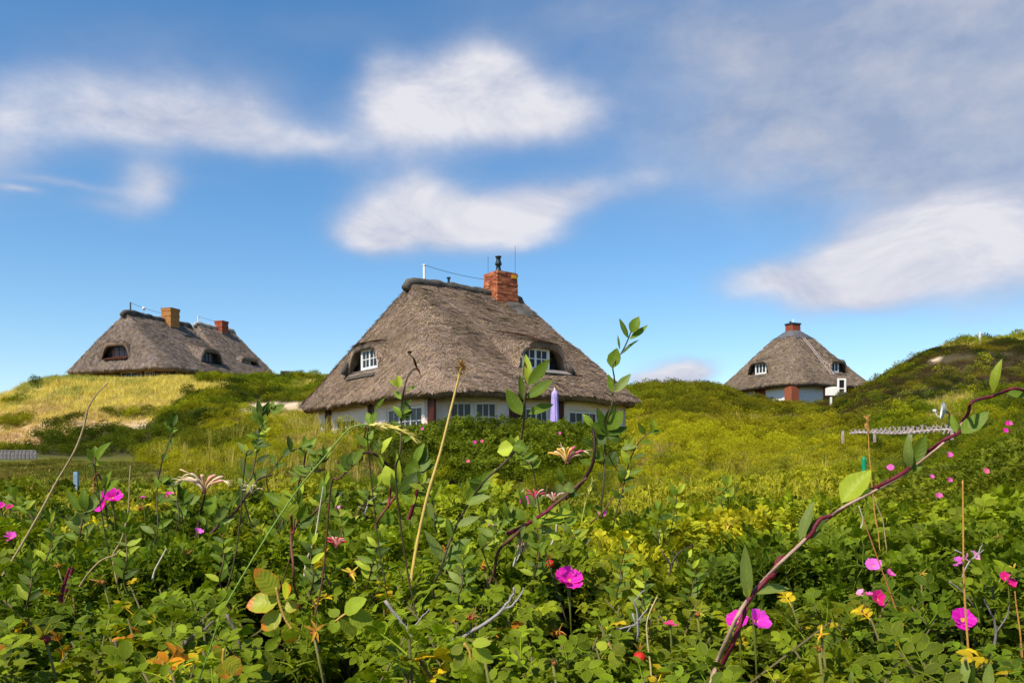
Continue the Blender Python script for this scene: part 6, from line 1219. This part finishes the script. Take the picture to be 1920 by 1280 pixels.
# honeysuckle flowers: ring of curved trumpets, pink outside, cream lips
def trumpet_flower(px, py, Y, s, label, n=11, col=((.80, .10, .22), (.85, .66, .45), (.82, .45, .32)), openf=.6, stalk=True):
    s *= .92*Y/1.35; T = thing('honeysuckle_flower', label, 'honeysuckle flower', W(px, py, Y), 'honeysuckle flower heads')
    for k in range(n):
        a = -.95+1.9*k/(n-1)+random.uniform(-.12, .12); dep = random.uniform(-.7, .5); d = Vector((math.sin(a), dep, .25+math.cos(a))).normalized(); L_ = s*random.uniform(.75, 1.1); pts = []; out = Vector((math.sin(a), dep*.5, -.25))
        for t in (0, .3, .6, .85, 1): pts.append(d*L_*t+out*L_*.35*t*t*t+Vector((0, 0, .1*L_*math.sin(t*PI))))
        c = random.choice(col); f = MB(); f.tube(pts, [s*.025, s*.032, s*.05, s*.075, s*.05], 7, .5+random.uniform(-.2, .3)); f.obj('trumpet', 'trumpet', T, True, c)
        if random.random() < openf:
            f = MB(); e = pts[-1]; dd = (pts[-1]-pts[-2]).normalized()
            for q in (-1, 0, 1): v = (dd*.5+out*.9+Vector((q*.35, q*.3, -.3))).normalized(); f.tube([e-dd*s*.02, e+v*L_*.22, e+v*L_*.42+Vector((0, 0, -.12*L_))], [s*.035, s*.03, s*.006], 4, .7)
            for q in range(3): v = (dd+out*.3+rnd_dir()*.35).normalized(); f.tube([e, e+v*L_*.5], s*.008, 3, .9)
            f.obj('lip', 'trumpet', T, True, (.85, .70, .42))
    f = MB()
    for k in range(6): f.lathe([(s*.03, 0), (s*.06, .08*s), (s*.03, .16*s)], Vector((random.uniform(-.1, .1)*s, random.uniform(-.08, .08)*s, -.08*s)), 6, .4)
    f.obj('calyx', 'stem', T, True, (.18, .05, .03))
trumpet_flower(383, 922, 1.35, .036, 'cream and pink honeysuckle flower open above the dark stems at the left', 12)
trumpet_flower(1062, 868, 1.35, .030, 'yellow and pink honeysuckle flower in front of the hedge under the parasol', 11, ((.80, .18, .30), (.85, .62, .30), (.85, .55, .10)), .5)
trumpet_flower(631, 1026, 1.4, .022, 'compact red and white striped honeysuckle head left of the thin grass', 13, ((.75, .04, .09), (.80, .35, .30), (.72, .05, .10)), .0)
trumpet_flower(1003, 935, 1.4, .020, 'red honeysuckle buds in the leaves beside the crimson stems', 6, ((.75, .08, .15), (.85, .55, .5)), .2)
trumpet_flower(1038, 940, 1.4, .022, 'pale drooping honeysuckle buds right of the red buds', 6, ((.80, .55, .45), (.85, .3, .3)), .5)
trumpet_flower(472, 925, 1.5, .016, 'few cream honeysuckle threads left of the round leaf', 4, ((.8, .65, .45),), .8)
# grass stalks, dry stems and twigs
def stalk(label, Y, path, r0, r1, col, head=None, name='grass_stalk', cat='grass stalk'):
    Y2 = ysurf(path[0][0], path[0][1], -.02)
    if Y2 and Y2 < 3.5: r0, r1 = r0*Y2/Y, r1*Y2/Y; head = head and (head[0], head[1], head[2]*Y2/Y, head[3]); Y = Y2
    T = thing(name, label, cat, (0, 0, 0)); P = smooth_path([W(p[0], p[1], Y+(p[2] if len(p) > 2 else 0)) for p in path], 5); n = len(P); f = MB(); f.tube(P, [r0+(r1-r0)*i/(n-1) for i in range(n)], 6, .5); f.obj('stem', 'stem', T, True, col)
    if head:
        f = MB(); kind, frm, sz, hc = head; m = int(n*frm)
        if kind == 'ear':
            for i in range(m, n-1):
                for q in range(2): t = (P[i+1]-P[i]).normalized(); leaf_card(f, P[i].lerp(P[i+1], q/2), t+rnd_dir()*.28, rnd_dir(), sz, sz*.2, random.random(), .5)
        elif kind == 'knob':
            e = P[-1]
            for i in range(90): v = rnd_dir(); v.z *= 1.5; leaf_card(f, e+Vector((v.x, v.y, v.z))*sz*.55*random.random(), v+Vector((0, 0, .5)), rnd_dir(), sz*.45, sz*.18, random.random(), .4)
        elif kind == 'tuft':
            e = P[-1]
            for i in range(40): t = (P[-1]-P[-4]).normalized(); leaf_card(f, e-t*sz*random.uniform(0, 1.6)+rnd_dir()*sz*.16, t+rnd_dir()*.5, rnd_dir(), sz*.5, sz*.16, random.random(), .4)
        f.obj('seed_head', 'blade', T, False, hc)
    return T
TAN = (.42, .29, .14); GOLDC = (.62, .42, .10); ORG = (.50, .25, .05); GRN = (.20, .30, .04); PALEC = (.55, .47, .34)
stalk('long bare tan stalk arching from the left edge up across the dune', 1.2, [(-20,1115),(20,1055),(70,970),(105,905),(140,845),(157,800),(165,765),(182,738),(203,717)], .0020, .0009, TAN)
stalk('straight golden stalk with a brown seed knob before the large roof', 1.15, [(766,1125),(780,1030),(800,935),(825,850),(846,765),(862,700),(866,688)], .0026, .0013, GOLDC, ('knob', .98, .011, (.35, .19, .04)))
stalk('green grass stem bending over with a yellow ear by the cottage door', 1.1, [(392,1190),(440,1105),(500,1005),(560,915),(610,855),(650,808),(672,797),(700,797),(735,802),(770,817)], .0012, .0009, GRN, ('ear', .72, .020, (.72, .60, .16)))
stalk('tall orange grass stalk standing upright near the right edge', 1.5, [(1818,1245),(1812,1170),(1807,1080),(1806,980),(1805,900)], .0022, .0014, ORG)
stalk('orange stalk with two feathery tips behind the vine on the right', 1.6, [(1645,1010),(1640,960),(1634,900),(1630,850),(1628,815),(1626,782)], .0013, .0009, ORG, ('tuft', .9, .018, (.62, .36, .10)))
stalk('reddish stalk slanting beneath the pink blooms at the right', 1.9, [(1690,1170),(1665,1100),(1645,1045),(1625,990),(1618,970)], .0018, .0010, (.45, .16, .05))
stalk('thin pale crooked stalk beside the slanting reddish one', 1.9, [(1625,1035),(1612,1000),(1618,975),(1610,948)], .0014, .0010, PALEC)
stalk('upright tan stalk between the slanting stalk and the pale bloom', 1.9, [(1668,1070),(1660,1010),(1655,975),(1645,950),(1640,930)], .0014, .0008, TAN)
stalk('dry split grass stalk with drooping tip near the crossed stalks', 1.9, [(1650,1050),(1648,1010),(1642,970),(1638,955)], .0014, .0008, ORG)
stalk('orange stalk leaning at the right edge', 1.5, [(1918,1240),(1912,1180),(1905,1130),(1903,1108)], .0018, .0010, (.45, .2, .05))
stalk('thin pale forked stem in the left thicket', 1.4, [(220,1095),(212,1050),(214,1035),(228,1010),(240,960),(243,900),(245,872)], .0018, .0008, TAN)
stalk('pale branch arching low in the left thicket', 1.4, [(145,1105),(165,1075),(190,1050),(215,1040),(226,1030)], .0015, .0010, TAN)
stalk('whitish slender blade right of the crimson stem', 1.25, [(570,1085),(575,1050),(590,1010),(600,950),(606,912)], .0016, .0008, PALEC)
stalk('yellow-green ear of grass beside the thick red stems', 1.6, [(1088,1000),(1092,970),(1100,935),(1110,905)], .0012, .0008, (.4, .42, .06), ('ear', .45, .016, (.58, .55, .12)))
stalk('dry blade bending over the red rosehip', 1.2, [(1222,1300),(1220,1250),(1214,1200),(1214,1160),(1232,1118)], .0016, .0009, (.52, .40, .18))
stalk('withered cream grass head below the crimson stems', 1.4, [(962,1062),(968,1040),(975,1018),(976,1005)], .0014, .0010, PALEC, ('tuft', .6, .022, (.68, .52, .30)))
stalk('second withered cream grass head right beside the first', 1.4, [(965,1060),(975,1038),(985,1022),(990,1012)], .0012, .0010, PALEC, ('tuft', .6, .018, (.62, .46, .24)))
stalk('white dry stem under the broad leaf of the crimson stems', 1.4, [(1024,1045),(1034,1020),(1042,1000),(1043,982)], .0018, .0012, PALEC)
stalk('pale bare twig tip at the lower left', 1.4, [(286,1088),(290,1070),(300,1050),(312,1028)], .0020, .0012, PALEC)
stalk('slim green grass blade at the bottom left of the scorched leaves', 1.15, [(365,1300),(385,1240),(400,1195),(410,1160)], .0010, .0007, GRN)
stalk('withered crimson shoot in the left thicket', 1.5, [(116,1145),(114,1120),(122,1090),(130,1065)], .0050, .0020, (.12, .006, .02), None, 'withered_shoot', 'dry shoot')
stalk('second withered crimson shoot leaning on the first', 1.5, [(124,1110),(128,1090),(134,1072),(136,1062)], .0035, .0020, (.12, .006, .02), None, 'withered_shoot', 'dry shoot')
def twig(label, Y, paths, col=(.30, .26, .24)):
    T = thing('bare_twig', label, 'twig'); Y2 = ysurf(sum(p[0] for p in paths[0][1])/len(paths[0][1]), sum(p[1] for p in paths[0][1])/len(paths[0][1]), .01)
    if Y2 and Y2 < 3.5: paths = [(r_*Y2/Y, p) for r_, p in paths]; Y = Y2
    for (r0, path) in paths: P = smooth_path([W(p[0], p[1], Y) for p in path], 3); n = len(P); f = MB(); f.tube([p+Vector((random.gauss(0, .0008), 0, random.gauss(0, .0008))) for p in P], [r0*(1-.6*i/(n-1)) for i in range(n)], 6, .5); f.obj('branch', 'stem', T, True, col)
twig('forked grey twig left below the large magenta bloom', 1.35, [(.0042, [(790,1225),(830,1205),(870,1192),(915,1165),(945,1140),(958,1118),(965,1102)]), (.0026, [(945,1142),(962,1135),(975,1118),(982,1102)])])
twig('grey twig curving down beside the yellowish leaves at the centre bottom', 1.4, [(.0034, [(722,1125),(745,1160),(768,1182),(784,1215)]), (.002, [(768,1182),(785,1165),(805,1140)])])
twig('tangle of bare grey twigs above the red rosehip', 1.5, [(.0024, [(1130,1200),(1160,1180),(1190,1170),(1215,1140)]), (.002, [(1195,1200),(1195,1150),(1190,1125),(1210,1105)]), (.0018, [(1150,1210),(1175,1185),(1200,1160)]), (.0016, [(1185,1150),(1200,1190)])])
twig('pale branching twig behind the broad leaf cluster', 1.8, [(.0026, [(670,985),(685,960),(690,940),(685,925)]), (.0018, [(690,942),(705,930)]), (.0016, [(685,955),(672,948)])], (.42, .36, .30))
twig('dry twigs left of the scorched leaves near the bottom', 1.35, [(.0034, [(330,1225),(360,1195),(390,1175),(402,1160)]), (.003, [(425,1150),(440,1185),(452,1215)]), (.0024, [(215,1200),(222,1225),(228,1270)])], (.16, .12, .10))
twig('bare dark branches in the right thicket under the wide magenta bloom', 1.9, [(.0035, [(1862,1215),(1868,1180),(1858,1150),(1845,1120)]), (.0022, [(1868,1185),(1885,1160),(1895,1130)]), (.002, [(1780,1090),(1800,1105),(1830,1140)])], (.20, .16, .15))
twig('white twigs in front of the shadowed shrubs near the right edge', 2.4, [(.0028, [(1800,1100),(1805,1075),(1820,1050),(1845,1030)]), (.002, [(1830,1045),(1838,1028),(1842,1018)]), (.002, [(1790,1030),(1805,1040),(1812,1050)])], (.36, .33, .31))
twig('dark branching stems behind the yellow star head', 2.4, [(.004, [(1240,1130),(1250,1090),(1258,1060),(1240,1030)]), (.003, [(1255,1060),(1275,1035),(1300,1020)]), (.0025, [(1285,1090),(1270,1060),(1262,1030)])], (.07, .05, .04))
# the leaves at the bottom that everyone would point to
def big_leaf(label, Y, leaves, rachis, tint, mat):
    Y = (ysurf(rachis[-1][0], rachis[-1][1]+42, .02) or Y); T = thing('compound_leaf', label, 'leaf'); sc = Y/F; P = smooth_path([W(x, y, Y) for x, y in rachis], 4); f = MB(); f.tube(P, .0014, 5, .5); f.obj('leaf_stalk', 'stem', T, True, (.45, .28, .05))
    shp = (.10, .62, .88, 1., 1.02, .98, .88, .72, .50, .10)
    for (bx, by, tx, ty, w) in leaves: vine_leaf(T, W(bx, by, Y), W(tx, ty, Y+random.uniform(-.008, .008)), w*sc, np.array(tint)*random.uniform(.9, 1.12), None, random.uniform(.0, .08), random.uniform(.08, .2), random.uniform(-.3, .3), 'leaflet', shp, mat)
big_leaf('yellow-green compound leaf with scorched orange leaflet edges at the bottom left of centre', 1.25, [(521,1112,478,1066,42),(520,1128,462,1135,44),(527,1150,490,1178,38),(530,1112,545,1100,34),(534,1140,560,1135,26),(540,1165,546,1205,34)], [(518,1100),(524,1130),(535,1160),(548,1180)], (.34, .36, .010), 'scorched_leaf')
big_leaf('forked yellow-green compound leaf right of the orange cup at the bottom', 1.25, [(655,1150,700,1174,38),(646,1148,686,1122,32),(640,1158,668,1190,30),(634,1155,618,1142,22),(632,1160,622,1186,22)], [(628,1165),(645,1152),(658,1148)], (.24, .30, .02), 'rose_leaf')
big_leaf('compound leaf with orange lower edge at the very bottom left', 1.2, [(420,1235,452,1262,36),(418,1240,424,1272,30),(414,1232,402,1210,22)], [(420,1215),(418,1235),(422,1250)], (.36, .34, .010), 'scorched_leaf')
big_leaf('pale yellow-green compound leaf below the grey forked twig', 1.3, [(885,1215,925,1240,30),(880,1225,905,1262,28),(872,1228,850,1250,24),(886,1205,920,1205,22),(868,1215,845,1222,22)], [(870,1205),(880,1220),(884,1245)], (.24, .28, .02), 'rose_leaf')
big_leaf('rounded pale leaf left of the red rosehip', 1.3, [(1150,1212,1172,1225,28),(1145,1222,1160,1250,24),(1138,1215,1118,1205,22)], [(1140,1205),(1148,1218)], (.26, .29, .02), 'rose_leaf')
